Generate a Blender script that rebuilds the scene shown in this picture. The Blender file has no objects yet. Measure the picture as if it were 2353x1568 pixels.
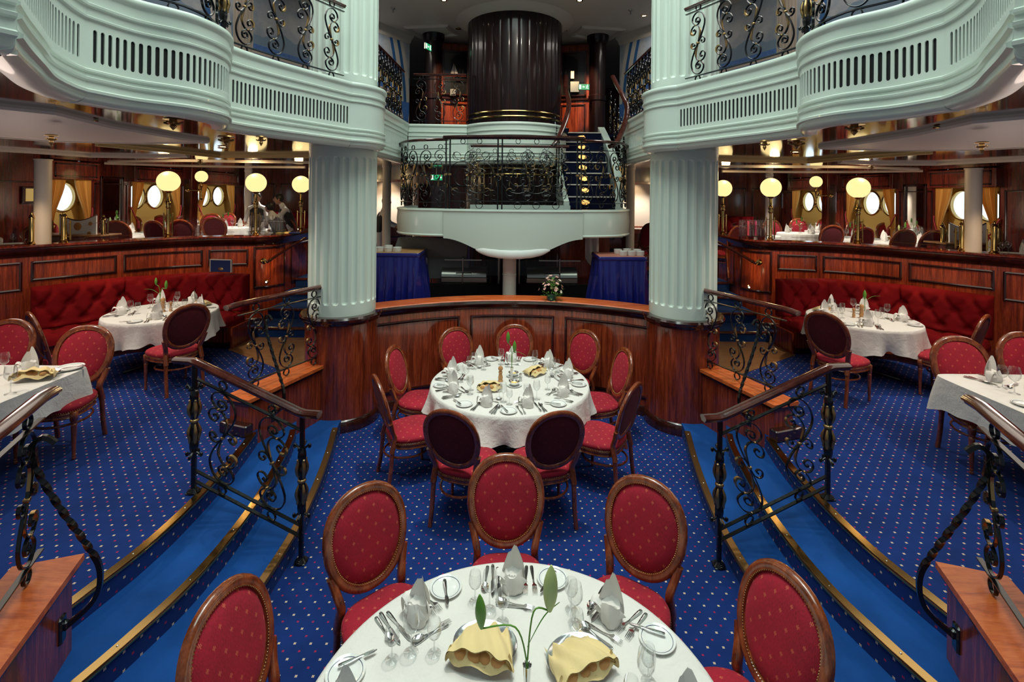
import bpy, math, random
from mathutils import Vector, Matrix
# ------------------------------------------------------------------ camera, world, lights, exposure
SC = bpy.context.scene
COL = SC.collection
PI = math.pi
random.seed(7)
FPX, HZ, ROLL, CH = 1130.0, 447.9, 0.0094, 2.84      # focal length in pixels, horizon row, roll, camera height

cam_d = bpy.data.cameras.new('camera')
cam = bpy.data.objects.new('camera', cam_d); COL.objects.link(cam)
cam.location = (0, 0, CH)
cam.rotation_euler = (PI/2, -ROLL, 0)
cam_d.sensor_width = 36.0; cam_d.lens = FPX/2353*36
cam_d.shift_x = -3.16/2353; cam_d.shift_y = -336.1/2353
cam_d.clip_start = 0.05; cam_d.clip_end = 100
SC.camera = cam
SC.view_settings.view_transform = 'Standard'; SC.view_settings.look = 'None'
SC.view_settings.gamma = 1; SC.view_settings.use_curve_mapping = False
SC.view_settings.exposure = 0.35

W = bpy.data.worlds.new('world'); SC.world = W; W.use_nodes = True
W.node_tree.nodes['Background'].inputs[0].default_value = (0.62, 0.75, 0.85, 1)
W.node_tree.nodes['Background'].inputs[1].default_value = 0.16

def area(name, loc, rot, size, energy, color, sizey=None):
    d = bpy.data.lights.new(name, 'AREA'); d.energy = energy; d.color = color
    d.size = size
    if sizey: d.shape = 'RECTANGLE'; d.size_y = sizey
    o = bpy.data.objects.new(name, d); COL.objects.link(o); o.location = loc; o.rotation_euler = rot
    return o
def spot(name, loc, target, energy, color, deg=60, blend=0.6, rad=0.05):
    d = bpy.data.lights.new(name, 'SPOT'); d.energy = energy; d.color = color
    d.spot_size = math.radians(deg); d.spot_blend = blend; d.shadow_soft_size = rad
    o = bpy.data.objects.new(name, d); COL.objects.link(o); o.location = loc
    o.rotation_euler = (Vector(target)-Vector(loc)).to_track_quat('-Z', 'Y').to_euler()
    return o
WARM = (1.0, 0.72, 0.42); SOFT = (1.0, 0.9, 0.76); TEAL = (0.84, 1.0, 0.91)
area('skylight', (0, 3.2, 8.6), (0, 0, 0), 4.2, 370, TEAL, 6.5)                       # the glazed roof over the dining pit
for sx in (-1, 1):
    area('gallery_ceiling_light', (sx*3.5, 4.6, 6.05), (0, 0, 0), 1.0, 26, (1.0, 0.93, 0.84), 4.5).data.specular_factor = .3  # added fill, no fitting there: brightens the gallery mural and railings
    area('gallery_ceiling_light', (sx*2.4, 8.9, 6.05), (0, 0, 0), .5, 9, (1.0, 0.93, 0.84), 1.0).data.specular_factor = .3
    for tx, ty, en in ((6.3, 8.0, 80), (5.3, 8.8, 80), (4.35, 9.3, 95), (6.9, 7.0, 50)): spot('wall_downlight', (sx*(tx-.55), ty-.95, 3.33), (sx*tx, ty, 1.65), en, WARM, 62)  # added spots, brighten the wooden screen wall with warm light
    pf = bpy.data.lights.new('deck_lamp', 'POINT'); pf.energy = 15; pf.color = (1, .80, .68); pf.shadow_soft_size = .3; pf.specular_factor = 0  # added unseen fill that lifts the soffit and beams, not a fitting
    po = bpy.data.objects.new('deck_lamp', pf); COL.objects.link(po); po.location = (sx*5.6, 5.5, 2.2)
    spot('ceiling_downlight', (sx*4.9, 6.4, 3.30), (sx*4.9, 6.6, 1.2), 95, SOFT, 75)   # over the round side table
    spot('ceiling_downlight', (sx*4.6, 3.6, 3.30), (sx*4.4, 3.9, 1.2), 80, SOFT, 85)   # over the square side table
    spot('ceiling_downlight', (sx*3.1, 5.6, 3.30), (sx*3.1, 5.3, 0.45), 60, SOFT, 90)
    for (lx, ly) in ((6.6, 9.6), (5.6, 11.6), (7.2, 12.8), (3.2, 12.2)):
        spot('ceiling_downlight', (sx*lx, ly, 3.34), (sx*lx, ly, 1.2), 110, SOFT, 120)
    spot('ceiling_downlight', (sx*1.25, 9.3, 6.05), (sx*1.3, 10.6, 4.4), 230, WARM, 50)
    spot('picture_light', (sx*4.3, 8.6, 1.45), (sx*3.9, 9.6, 1.35), 6, WARM, 120)
    for ly in (9.3, 11.6, 13.9): spot('wall_washer', (sx*6.6, ly, 3.3), (sx*8.4, ly, 2.3), 45, SOFT, 80)  # added spots, brighten the outer walls and their curtains
    area('deck_ceiling_glow', (sx*4.6, 4.6, 3.28), (0, 0, 0), 2.5, 26, SOFT, 3.5).data.specular_factor = .12
spot('ceiling_downlight', (0.0, 3.9, 8.4), (0.0, 5.5, 0.75), 800, (1, .93, .82), 34, .7, .12)
spot('ceiling_downlight', (0.0, 3.6, 8.4), (0.0, 2.2, 0.75), 570, (1, .93, .82), 36, .7, .12)
spot('ceiling_downlight', (0.3, 7.0, 6.0), (0.0, 8.9, 4.6), 30, SOFT, 70)

# ------------------------------------------------------------------ helpers
def at(px, py, z):
    "point on the horizontal plane at height z that the pixel looks at"
    a, b = px-1176.5, py-784; c, s = math.cos(ROLL), math.sin(ROLL)
    u = c*a+s*b; v = -s*a+c*b-(HZ-784)
    Y = -FPX*(z-CH)/v
    return Vector((u*Y/FPX, Y, z))
def aty(px, py, Y):
    "point on the vertical plane at depth Y that the pixel looks at"
    a, b = px-1176.5, py-784; c, s = math.cos(ROLL), math.sin(ROLL)
    u = c*a+s*b; v = -s*a+c*b-(HZ-784)
    return Vector((u*Y/FPX, Y, CH-v*Y/FPX))

class MB:
    def __init__(s): s.v = []; s.f = []; s.uv = None
    def add(s, vs, fs):
        n = len(s.v); s.v += [tuple(p) for p in vs]; s.f += [tuple(i+n for i in f) for f in fs]; return s
    def box(s, c, d, rz=0.0, bev=0.0):
        x, y, z = [k/2 for k in d]; co, si = math.cos(rz), math.sin(rz)
        def T(p): return (c[0]+p[0]*co-p[1]*si, c[1]+p[0]*si+p[1]*co, c[2]+p[2])
        if bev <= 0:
            vs = [T(p) for p in ((-x,-y,-z),(x,-y,-z),(x,y,-z),(-x,y,-z),(-x,-y,z),(x,-y,z),(x,y,z),(-x,y,z))]
            return s.add(vs, [(3,2,1,0),(4,5,6,7),(0,1,5,4),(1,2,6,5),(2,3,7,6),(3,0,4,7)])
        b = min(bev, x*.9, y*.9, z*.9)
        rings = []
        for (zz, inn) in ((-z, b), (-z+b, 0), (z-b, 0), (z, b)):
            X, Y = x-inn, y-inn; k = b*.7
            rings.append([T((px_, py_, zz)) for px_, py_ in ((-X+k,-Y),(X-k,-Y),(X,-Y+k),(X,Y-k),(X-k,Y),(-X+k,Y),(-X,Y-k),(-X,-Y+k))])
        return s.loft(rings, True, True)
    def loft(s, rings, caps=True, closed=True):
        m = len(rings[0]); n0 = len(s.v)
        for r in rings: s.v += [tuple(p) for p in r]
        for i in range(len(rings)-1):
            for j in range(m if closed else m-1):
                a = n0+i*m+j; b = n0+i*m+(j+1) % m
                s.f.append((a, b, b+m, a+m))
        if caps and closed:
            s.f.append(tuple(n0+j for j in reversed(range(m))))
            s.f.append(tuple(n0+(len(rings)-1)*m+j for j in range(m)))
        return s
    def lathe(s, prof, c=(0,0,0), n=20, caps=True, sx=1, sy=1):
        rings = [[(c[0]+r*sx*math.cos(2*PI*k/n), c[1]+r*sy*math.sin(2*PI*k/n), c[2]+z) for k in range(n)] for r, z in prof]
        return s.loft(rings, caps)
    def tube(s, pts, r, n=8, caps=True, closed=False, sq=None, up=Vector((0,0,1))):
        "round tube, or a bar of section sq=(w,h) kept upright; r may be a list"
        P = [Vector(p) for p in pts]; m = len(P); rings = []; prev = None
        for i in range(m):
            if closed: t = P[(i+1) % m]-P[i-1]
            else: t = P[min(i+1, m-1)]-P[max(i-1, 0)]
            if t.length < 1e-9: t = Vector((0,0,1))
            t.normalize()
            a = t.cross(up) if prev is None else (prev-t*prev.dot(t))
            if sq is not None: a = t.cross(up)
            if a.length < 1e-4: a = t.cross(Vector((1,0,0)))
            a.normalize(); prev = a; b = a.cross(t); b.normalize()
            if sq is not None:
                w, h = sq[0]/2, sq[1]/2; k = min(w, h)*.35
                sec = [(-w,-h+k),(-w+k,-h),(w-k,-h),(w,-h+k),(w,h-k),(w-k,h),(-w+k,h),(-w,h-k)]
                rings.append([P[i]+a*x+b*y for x, y in sec])
            else:
                rr = r[i] if isinstance(r, (list, tuple)) else r
                rings.append([P[i]+(a*math.cos(2*PI*k/n)+b*math.sin(2*PI*k/n))*rr for k in range(n)])
        if closed:
            n0 = len(s.v); q = len(rings[0])
            for rg in rings: s.v += [tuple(p) for p in rg]
            for i in range(m):
                for j in range(q):
                    s.f.append((n0+i*q+j, n0+i*q+(j+1) % q, n0+((i+1) % m)*q+(j+1) % q, n0+((i+1) % m)*q+j))
            return s
        return s.loft(rings, caps)
    def sphere(s, c, r, n=12, m=8, sc=(1,1,1)):
        rings = []
        for i in range(m+1):
            th = PI*i/m; rr = max(math.sin(th), 1e-3)*r; z = -math.cos(th)*r
            rings.append([(c[0]+rr*math.cos(2*PI*k/n)*sc[0], c[1]+rr*math.sin(2*PI*k/n)*sc[1], c[2]+z*sc[2]) for k in range(n)])
        return s.loft(rings, True)
    def sweep(s, path, prof, closed=False, caps=True, closedprof=True):
        "profile (offset to the right of the path, z) swept along a plan path of (x, y)"
        m = len(path); rings = []
        for i in range(m):
            p = Vector((path[i][0], path[i][1]))
            def dirn(a, b):
                d = Vector((path[b][0]-path[a][0], path[b][1]-path[a][1])); return d.normalized() if d.length > 1e-9 else Vector((1, 0))
            if closed: d0, d1 = dirn(i-1, i), dirn(i, (i+1) % m)
            else:
                d0 = dirn(max(i-1, 0), i) if i > 0 else dirn(0, 1)
                d1 = dirn(i, min(i+1, m-1)) if i < m-1 else dirn(m-2, m-1)
            t = (d0+d1).normalized(); k = 1/max(t.dot(d0), .35)
            nr = Vector((t.y, -t.x))*k
            z0 = path[i][2] if len(path[i]) > 2 else 0
            rings.append([(p.x+nr.x*o, p.y+nr.y*o, z0+z) for o, z in prof])
        if closed: rings.append(rings[0])
        return s.loft(rings, caps and not closed and closedprof, closedprof)
    def poly(s, pts, z0, z1):
        "upright prism over a plan polygon"
        n = len(pts)
        return s.loft([[(p[0], p[1], z0) for p in pts], [(p[0], p[1], z1) for p in pts]], True)
    def merge(s, o, M=None):
        return s.add([tuple(M @ Vector(p)) for p in o.v] if M else o.v, o.f)

def catmull(P, sub=6, closed=False):
    P = [Vector(p) for p in P]; n = len(P); out = []
    for i in range(n if closed else n-1):
        if closed: a, b, c, d = P[i-1], P[i], P[(i+1) % n], P[(i+2) % n]
        else: a, b, c, d = P[max(i-1, 0)], P[i], P[i+1], P[min(i+2, n-1)]
        for k in range(sub):
            t = k/sub
            out.append(.5*((2*b)+(c-a)*t+(2*a-5*b+4*c-d)*t*t+(3*b-a-3*c+d)*t**3))
    if not closed: out.append(P[-1])
    return out
def resample(P, step):
    P = [Vector(p) for p in P]; L = [0]
    for i in range(1, len(P)): L.append(L[-1]+(P[i]-P[i-1]).length)
    n = max(2, int(round(L[-1]/step))+1); out = []; j = 0
    for k in range(n):
        d = L[-1]*k/(n-1)
        while j < len(L)-2 and L[j+1] < d: j += 1
        t = (d-L[j])/max(L[j+1]-L[j], 1e-9); out.append(P[j].lerp(P[j+1], min(max(t, 0), 1)))
    return out

def tag(o, label=None, cat=None, group=None, kind=None):
    if label: o['label'] = label
    if cat: o['category'] = cat
    if group: o['group'] = group
    if kind: o['kind'] = kind
    return o
def mesh_of(name, mb, mats, smooth=35, mat_idx=None):
    me = bpy.data.meshes.new(name); me.from_pydata(mb.v, [], mb.f); me.validate(clean_customdata=False)
    for m in (mats if isinstance(mats, (list, tuple)) else [mats]): me.materials.append(m)
    if mat_idx:
        for i, p in enumerate(me.polygons): p.material_index = mat_idx[i] if i < len(mat_idx) else 0
    if mb.uv is not None:
        l = me.uv_layers.new(name='UVMap')
        for lp in me.loops:
            if lp.vertex_index < len(mb.uv): l.data[lp.index].uv = mb.uv[lp.vertex_index]
    if smooth:
        me.polygons.foreach_set('use_smooth', [True]*len(me.polygons))
        me.set_sharp_from_angle(angle=math.radians(smooth))
    me.update(); return me
def obj(name, mb, mat, parent=None, smooth=35, loc=None, rz=None, mat_idx=None):
    me = mb if isinstance(mb, bpy.types.Mesh) else mesh_of(name, mb, mat, smooth, mat_idx)
    o = bpy.data.objects.new(name, me); COL.objects.link(o)
    if parent is not None: o.parent = parent
    if loc is not None: o.location = loc
    if rz is not None: o.rotation_euler = (0, 0, rz)
    return o
def thing(name, label, cat, loc=(0,0,0), rz=0, group=None):
    o = bpy.data.objects.new(name, None); COL.objects.link(o); o.location = loc; o.rotation_euler = (0, 0, rz)
    o.empty_display_size = .1
    return tag(o, label, cat, group)
def struct(name, mb, mat, parent=None, smooth=35):
    o = obj(name, mb, mat, parent, smooth)
    if parent is None: o['kind'] = 'structure'
    return o
def copy_tree(root, loc=None, rz=None, label=None, group=None, parent=None, rot=None, scale=None):
    r = root.copy(); COL.objects.link(r)
    if parent is not None: r.parent = parent
    if loc is not None: r.location = loc
    if rz is not None: r.rotation_euler = (0, 0, rz)
    if rot is not None: r.rotation_euler = rot
    if scale is not None: r.scale = scale
    if label: r['label'] = label
    if group: r['group'] = group
    for ch in list(root.children): copy_tree(ch, parent=r)
    return r

# ------------------------------------------------------------------ materials
class NT:
    def __init__(s, name):
        s.m = bpy.data.materials.new(name); s.m.use_nodes = True; s.t = s.m.node_tree
        s.b = s.t.nodes['Principled BSDF']; s.out = s.t.nodes['Material Output']
    def n(s, typ, **kw):
        x = s.t.nodes.new(typ)
        for k, v in kw.items():
            if k in ('operation', 'data_type', 'blend_type', 'noise_dimensions', 'feature', 'distance', 'wave_type', 'bands_direction'): setattr(x, k, v)
        return x
    def l(s, a, b): s.t.links.new(a, b); return s
    def val(s, sock, v):
        if hasattr(v, 'is_linked') or hasattr(v, 'links'): s.l(v, sock)
        else: sock.default_value = v
    def math(s, op, a, b=0.0, c=0.0):
        x = s.n('ShaderNodeMath', operation=op)
        s.val(x.inputs[0], a); s.val(x.inputs[1], b); s.val(x.inputs[2], c); return x.outputs[0]
    def coords(s, kind='Object'):
        return s.n('ShaderNodeTexCoord').outputs[kind]
    def mapping(s, vec, scale=(1,1,1), loc=(0,0,0), rot=(0,0,0)):
        x = s.n('ShaderNodeMapping'); s.l(vec, x.inputs[0])
        x.inputs['Scale'].default_value = scale; x.inputs['Location'].default_value = loc; x.inputs['Rotation'].default_value = rot
        return x.outputs[0]
    def noise(s, vec, scale=5, detail=4, rough=.5, dist=0):
        x = s.n('ShaderNodeTexNoise'); s.l(vec, x.inputs['Vector'])
        x.inputs['Scale'].default_value = scale; x.inputs['Detail'].default_value = detail
        x.inputs['Roughness'].default_value = rough; x.inputs['Distortion'].default_value = dist
        return x.outputs['Fac']
    def ramp(s, fac, stops):
        x = s.n('ShaderNodeValToRGB'); s.l(fac, x.inputs[0]); e = x.color_ramp.elements
        while len(e) < len(stops): e.new(.5)
        for i, (p, c) in enumerate(stops): e[i].position = p; e[i].color = (*c, 1)
        return x.outputs[0]
    def mix(s, fac, a, b):
        x = s.n('ShaderNodeMix', data_type='RGBA')
        s.val(x.inputs[0], fac)
        for k, v in ((6, a), (7, b)):
            if isinstance(v, tuple): x.inputs[k].default_value = (*v, 1)
            else: s.l(v, x.inputs[k])
        return x.outputs[2]
    def bump(s, h, strength=.3, dist=.01):
        x = s.n('ShaderNodeBump'); s.l(h, x.inputs['Height']); x.inputs['Strength'].default_value = strength
        x.inputs['Distance'].default_value = dist; s.l(x.outputs[0], s.b.inputs['Normal'])
    def set(s, col=None, rough=None, metal=None, coat=None, coat_r=None, spec=None, sheen=None, trans=None, emis=None, estr=None, sss=None):
        i = s.b.inputs
        if col is not None:
            if isinstance(col, tuple): i['Base Color'].default_value = (*col, 1)
            else: s.l(col, i['Base Color'])
        for k, v in (('Roughness', rough), ('Metallic', metal), ('Coat Weight', coat), ('Coat Roughness', coat_r),
                     ('Specular IOR Level', spec), ('Sheen Weight', sheen), ('Transmission Weight', trans), ('Emission Strength', estr)):
            if v is not None: s.val(i[k], v)
        if emis is not None: i['Emission Color'].default_value = (*emis, 1)
        return s.m
def simple(name, col, rough=.5, metal=0, **kw):
    return NT(name).set(col, rough, metal, **kw)
def wood(name, dark, mid, light, scale=(9, 9, .8), rough=.22, coat=.5, detail=5):
    t = NT(name); v = t.mapping(t.coords(), scale)
    a = t.noise(v, 2.2, detail, .6, .8); b = t.noise(t.mapping(t.coords(), tuple(k*5 for k in scale)), 3, 3, .6)
    f = t.math('ADD', t.math('MULTIPLY', a, .72), t.math('MULTIPLY', b, .28))
    t.set(t.ramp(f, [(.33, dark), (.5, mid), (.68, light)]), rough, coat=coat, coat_r=.08)
    t.bump(b, .05, .002)
    return t.m
M = {}
M['panel'] = wood('red_mahogany', (.06, .008, .004), (.22, .032, .011), (.42, .075, .024), (13, 13, .8), .25, .6)
M['panel_dark'] = wood('dark_mahogany', (.03, .005, .004), (.10, .014, .008), (.20, .03, .014), (9, 9, .7), .2, .7)
M['trim'] = wood('dark_trim', (.012, .003, .003), (.03, .007, .005), (.06, .012, .008), (8, 8, 1), .15, .8)
M['cap'] = wood('orange_mahogany', (.36, .055, .012), (.58, .11, .022), (.72, .18, .04), (1.5, 9, 9), .42, .08)
M['rail'] = wood('handrail_mahogany', (.03, .007, .005), (.07, .015, .01), (.13, .03, .018), (4, 4, 4), .18, .9)
M['chairwood'] = wood('walnut_chair_wood', (.06, .012, .004), (.19, .04, .010), (.34, .085, .022), (8, 8, 3), .24, .8)
M['pale_wood'] = wood('pale_wood', (.36, .16, .05), (.5, .26, .1), (.62, .36, .17), (10, 10, 2), .4, .1)
M['lacquer'] = wood('lacquer_ceiling', (.006, .002, .002), (.014, .004, .004), (.03, .008, .006), (1, 1, 1), .05, .8)
M['parquet'] = wood('parquet_wood', (.12, .05, .018), (.24, .11, .04), (.34, .17, .07), (3, 14, 3), .35, .3)
M['white'] = simple('ivory_gloss_paint', (.70, .79, .70), .3, coat=.25)
M['cream'] = simple('cream_ceiling_paint', (.66, .58, .50), .5)
M['cream_lit'] = simple('ochre_cornice_paint', (.66, .47, .2), .5)  # the cream paint again, with warm lamp glow put into its colour
M['slot'] = simple('vent_interior', (.004, .004, .005), .8)  # black in place of the shade inside the open slots
M['iron'] = simple('black_iron', (.008, .009, .010), .26, .3, coat=.5)
M['gold'] = simple('antique_gold', (.50, .33, .14), .34, 1.0)
M['brass'] = simple('polished_brass', (.52, .35, .13), .16, 1.0)
M['brass_dark'] = simple('worn_brass', (.36, .21, .08), .3, .9)
M['silver'] = simple('silver', (.75, .75, .74), .14, 1.0)
M['steel'] = simple('brushed_steel', (.42, .41, .36), .3, 1.0)
M['china'] = simple('white_china', (.8, .82, .79), .15, coat=.3)
M['navy'] = simple('navy_rim', (.02, .03, .12), .2)
M['black'] = simple('black_cabinet', (.01, .009, .009), .2, coat=.5)
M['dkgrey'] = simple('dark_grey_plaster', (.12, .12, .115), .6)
M['bread'] = simple('bread_crust', (.5, .24, .07), .6)
M['butter'] = simple('butter', (.8, .62, .22), .4)
M['leaf'] = simple('lily_leaf', (.1, .26, .03), .4)
M['bud'] = simple('lily_bud', (.42, .52, .2), .45)
M['yellow'] = simple('yellow_plank_paint', (.62, .42, .12), .45)
M['skin'] = simple('skin', (.42, .22, .14), .5)
M['hair'] = simple('black_hair', (.01, .008, .008), .5)
M['shirt'] = simple('white_shirt', (.7, .7, .72), .7)
M['vest'] = simple('dark_waistcoat', (.02, .02, .025), .7)
M['blue_light'] = simple('blue_plastic', (.03, .12, .4), .4)
M['rope'] = simple('dark_red_rope', (.35, .02, .03), .6)

def cloth(name, col, bumps=.25, scale=14, rough=.85, wrinkle=6):
    t = NT(name); v = t.coords(); a = t.noise(v, wrinkle, 4, .6, .4); b = t.noise(v, 350, 2, .5)
    t.set(t.mix(a, tuple(c*.93 for c in col), col), rough, sheen=.1)
    t.bump(t.math('ADD', a, t.math('MULTIPLY', b, .06)), bumps, .02)
    return t.m
M['cloth'] = cloth('white_tablecloth', (.76, .75, .71), .7, wrinkle=9)
M['napkin'] = cloth('white_napkin', (.80, .78, .74), .2)
M['ynap'] = cloth('yellow_napkin', (.78, .62, .3), .25)
M['towel'] = cloth('towel_cloth', (.75, .68, .66), .3)
M['curtain'] = cloth('gold_curtain', (.72, .36, .07), .2)
M['satin'] = simple('royal_blue_satin', (.012, .016, .17), .24, coat=.5)
M['white_foam'] = simple('white_foam', (.85, .86, .82), .6)

def velvet(name, c1, c2):
    t = NT(name); v = t.coords(); a = t.noise(v, 9, 5, .6); b = t.noise(v, 420, 2, .5)
    t.set(t.mix(t.math('MULTIPLY', t.math('ADD', a, b), .5), c1, c2), .85, spec=.15)
    t.bump(t.math('ADD', a, t.math('MULTIPLY', b, .2)), .35, .012); return t.m
M['velvet'] = velvet('crimson_velvet', (.07, .001, .002), (.27, .003, .007))

def upholstery(name, base, motif):
    "crimson chenille with small staggered fleur-de-lis, laid out in UV metres"
    t = NT(name); uv = t.coords('UV')
    sep = t.n('ShaderNodeSeparateXYZ'); t.l(uv, sep.inputs[0])
    px_, py_ = .095, .105
    masks = []
    for ox, oy in ((0, 0), (.5, .5)):
        fx = t.math('SUBTRACT', t.math('FRACT', t.math('ADD', t.math('DIVIDE', sep.outputs[0], px_), ox+50)), .5)
        fy = t.math('SUBTRACT', t.math('FRACT', t.math('ADD', t.math('DIVIDE', sep.outputs[1], py_), oy+50)), .5)
        x = t.math('MULTIPLY', t.math('ABSOLUTE', fx), px_); y = t.math('MULTIPLY', fy, py_)
        def ell(cx, cy, rx, ry):
            a = t.math('DIVIDE', t.math('SUBTRACT', x, cx), rx); b = t.math('DIVIDE', t.math('SUBTRACT', y, cy), ry)
            return t.math('LESS_THAN', t.math('ADD', t.math('MULTIPLY', a, a), t.math('MULTIPLY', b, b)), 1)
        m = t.math('MAXIMUM', ell(0, .004, .0019, .0085), ell(.0055, .0035, .0018, .0036))
        m = t.math('MAXIMUM', m, ell(.0035, -.0015, .0048, .0011)); m = t.math('MAXIMUM', m, ell(0, -.007, .0016, .0035))
        masks.append(m)
    mask = t.math('MAXIMUM', *masks)
    a = t.noise(t.mapping(uv, (34, 7, 1)), 9, 4, .7); b = t.noise(t.coords(), 5, 3, .5)
    dark = tuple(c*.35 for c in base)
    c = t.mix(t.math('ADD', t.math('MULTIPLY', t.math('SUBTRACT', a, .5), 2.2), b), dark, base)
    t.set(t.mix(t.math('MULTIPLY', mask, .6), c, motif), .85, sheen=.08)
    t.b.inputs['Sheen Tint'].default_value = (1, .3, .3, 1)
    t.bump(a, .25, .004); return t.m
M['uph'] = upholstery('crimson_upholstery', (.45, .004, .028), (.68, .17, .08))
M['uph_back'] = upholstery('crimson_back_cloth', (.13, .003, .010), (.22, .02, .02))

def carpet(name, base, dots=True, riser=False):
    t = NT(name); v = t.coords(); n1 = t.noise(v, 2.3, 4, .6); n2 = t.noise(v, 260, 2, .6)
    c = t.ramp(t.math('ADD', t.math('MULTIPLY', n1, .6), t.math('MULTIPLY', n2, .4)), [(.3, tuple(k*.45 for k in base)), (.7, base)])
    if dots:
        sep = t.n('ShaderNodeSeparateXYZ'); t.l(v, sep.inputs[0]); p = .1
        zz = sep.outputs[2]
        def cell(o):
            fx = t.math('MULTIPLY', t.math('ABSOLUTE', t.math('SUBTRACT', t.math('FRACT', t.math('ADD', t.math('DIVIDE', sep.outputs[1] if riser else sep.outputs[0], p), o+100)), .5)), p)
            gy = zz if riser else sep.outputs[1]
            fy = t.math('MULTIPLY', t.math('ABSOLUTE', t.math('SUBTRACT', t.math('FRACT', t.math('ADD', t.math('DIVIDE', gy, p*1.05), o+100)), .5)), p*1.05)
            return fx, fy
        def motif(o, r):
            fx, fy = cell(o)
            d = t.math('ADD', fx, fy); mx = t.math('MAXIMUM', fx, fy)
            outer = t.math('MULTIPLY', t.math('LESS_THAN', mx, r*.74), t.math('LESS_THAN', t.math('SUBTRACT', mx, t.math('MULTIPLY', t.math('MINIMUM', fx, fy), 1.0)), r*.52))
            inner = t.math('LESS_THAN', d, r*.30)
            return outer, inner
        o1, i1 = motif(0, .0098); o2, i2 = motif(.5, .0088)
        c = t.mix(o1, c, (.72, .58, .42)); c = t.mix(i1, c, (.35, .03, .03))
        c = t.mix(o2, c, (.42, .02, .07)); c = t.mix(i2, c, (.08, .02, .1))
    t.set(c, .95, sheen=.06, spec=.2)
    t.b.inputs['Sheen Tint'].default_value = (.2, .4, 1, 1)
    t.bump(t.math('ADD', t.math('MULTIPLY', n1, .2), n2), .35, .004); return t.m
M['carpet'] = carpet('dotted_blue_carpet', (.007, .035, .20))
M['riser'] = carpet('dotted_riser_carpet', (.007, .035, .20), True, True)
M['tread'] = carpet('plain_blue_carpet', (.008, .085, .36), False)
M['steps'] = carpet('dark_blue_step_carpet', (.006, .035, .15), False)
M['navycarpet'] = carpet('navy_stair_carpet', (.003, .006, .03), False)

def glass_mat(name, tint=(1, 1, 1), power=2.2, mx=.75, base=.04):
    "thin glass: clear straight on, mirror-like at grazing angles"
    t = NT(name); t.t.nodes.remove(t.b)
    tr = t.n('ShaderNodeBsdfTransparent'); tr.inputs[0].default_value = (*tint, 1)
    gl = t.n('ShaderNodeBsdfGlossy'); gl.inputs['Roughness'].default_value = .03
    lw = t.n('ShaderNodeLayerWeight'); lw.inputs[0].default_value = .5
    f = t.math('ADD', t.math('MULTIPLY', t.math('POWER', lw.outputs['Facing'], power), mx), base)
    mx_ = t.n('ShaderNodeMixShader'); t.l(f, mx_.inputs[0]); t.l(tr.outputs[0], mx_.inputs[1]); t.l(gl.outputs[0], mx_.inputs[2])
    t.l(mx_.outputs[0], t.out.inputs['Surface']); return t.m
M['glass'] = glass_mat('wine_glass', (.94, .95, .95), 1.8, .9, .06)
M['pane'] = glass_mat('glass_pane', (.97, .98, .98), 5, .35, .02)
M['mirror'] = simple('mirror_glass', (.8, .8, .78), .03, 1.0)
def emis(name, col, s):
    t = NT(name); t.set((.02, .02, .02), .5, emis=col, estr=s); return t.m
M['globe'] = emis('lit_opal_globe', (1.0, .74, .31), 1.0)
M['daylight'] = emis('porthole_daylight', (.74, .90, 1.0), 1.25)
M['steplight'] = emis('lit_step_lamp', (1.0, .45, .12), 1.6)
M['bulb'] = emis('lit_downlight_bulb', (1.0, .8, .55), 14)
M['exit_green'] = emis('exit_sign_green', (.02, .42, .16), .8)
M['exit_white'] = emis('exit_sign_white', (.8, 1, .85), 1.2)
# ------------------------------------------------------------------ structure
def mirror(mb):
    o = MB(); o.v = [(-p[0], p[1], p[2]) for p in mb.v]; o.f = [tuple(reversed(f)) for f in mb.f]
    o.uv = list(mb.uv) if mb.uv else None
    return o
SIDES = ((-1, 'left'), (1, 'right'))
def side(mb, s): return mb if s < 0 else mirror(mb)
def mx(p, s): return (p[0]*(-s), p[1]) + tuple(p[2:])      # left-hand coordinates to side s

ZP, ZM, ZB, ZT = .45, 1.22, 3.37, 4.10     # side platforms, main deck, balcony underside, balcony top
N1 = [(-2.02, 5.95), (-2.0, 5.67), (-1.88, 5.13), (-1.77, 4.53), (-1.70, 3.95), (-1.69, 3.5), (-1.71, 3.1), (-1.78, 2.6), (-1.9, 2.1), (-2.1, 1.6), (-2.3, 1.2)]
N2 = [(-2.40, 5.5), (-2.25, 5.06), (-2.13, 4.42), (-2.07, 3.98), (-2.05, 3.52), (-2.07, 3.15), (-2.13, 2.85), (-2.2, 2.57), (-2.35, 2.1), (-2.55, 1.6)]
N3 = [(-2.62, 5.12), (-2.55, 4.92), (-2.47, 4.4), (-2.44, 3.97), (-2.43, 3.57), (-2.45, 3.27), (-2.49, 3.04), (-2.55, 2.75), (-2.65, 2.45), (-2.8, 2.1)]
N1, N2, N3 = [[tuple(p) for p in resample(catmull([(x, y, 0) for x, y in n], 6), .08)] for n in (N1, N2, N3)]
WALLC = resample(catmull([(-7.9, 5.3, 0), (-7.5, 6.1, 0), (-7.08, 6.85, 0), (-6.8, 7.2, 0), (-6.4, 7.75, 0), (-5.84, 8.4, 0), (-5.26, 8.72, 0), (-4.75, 8.86, 0),
                          (-4.43, 9.05, 0), (-4.33, 9.5, 0), (-4.3, 10.1, 0), (-4.28, 10.9, 0)], 6), .12)
WALLC = [(p.x, p.y) for p in WALLC]

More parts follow.
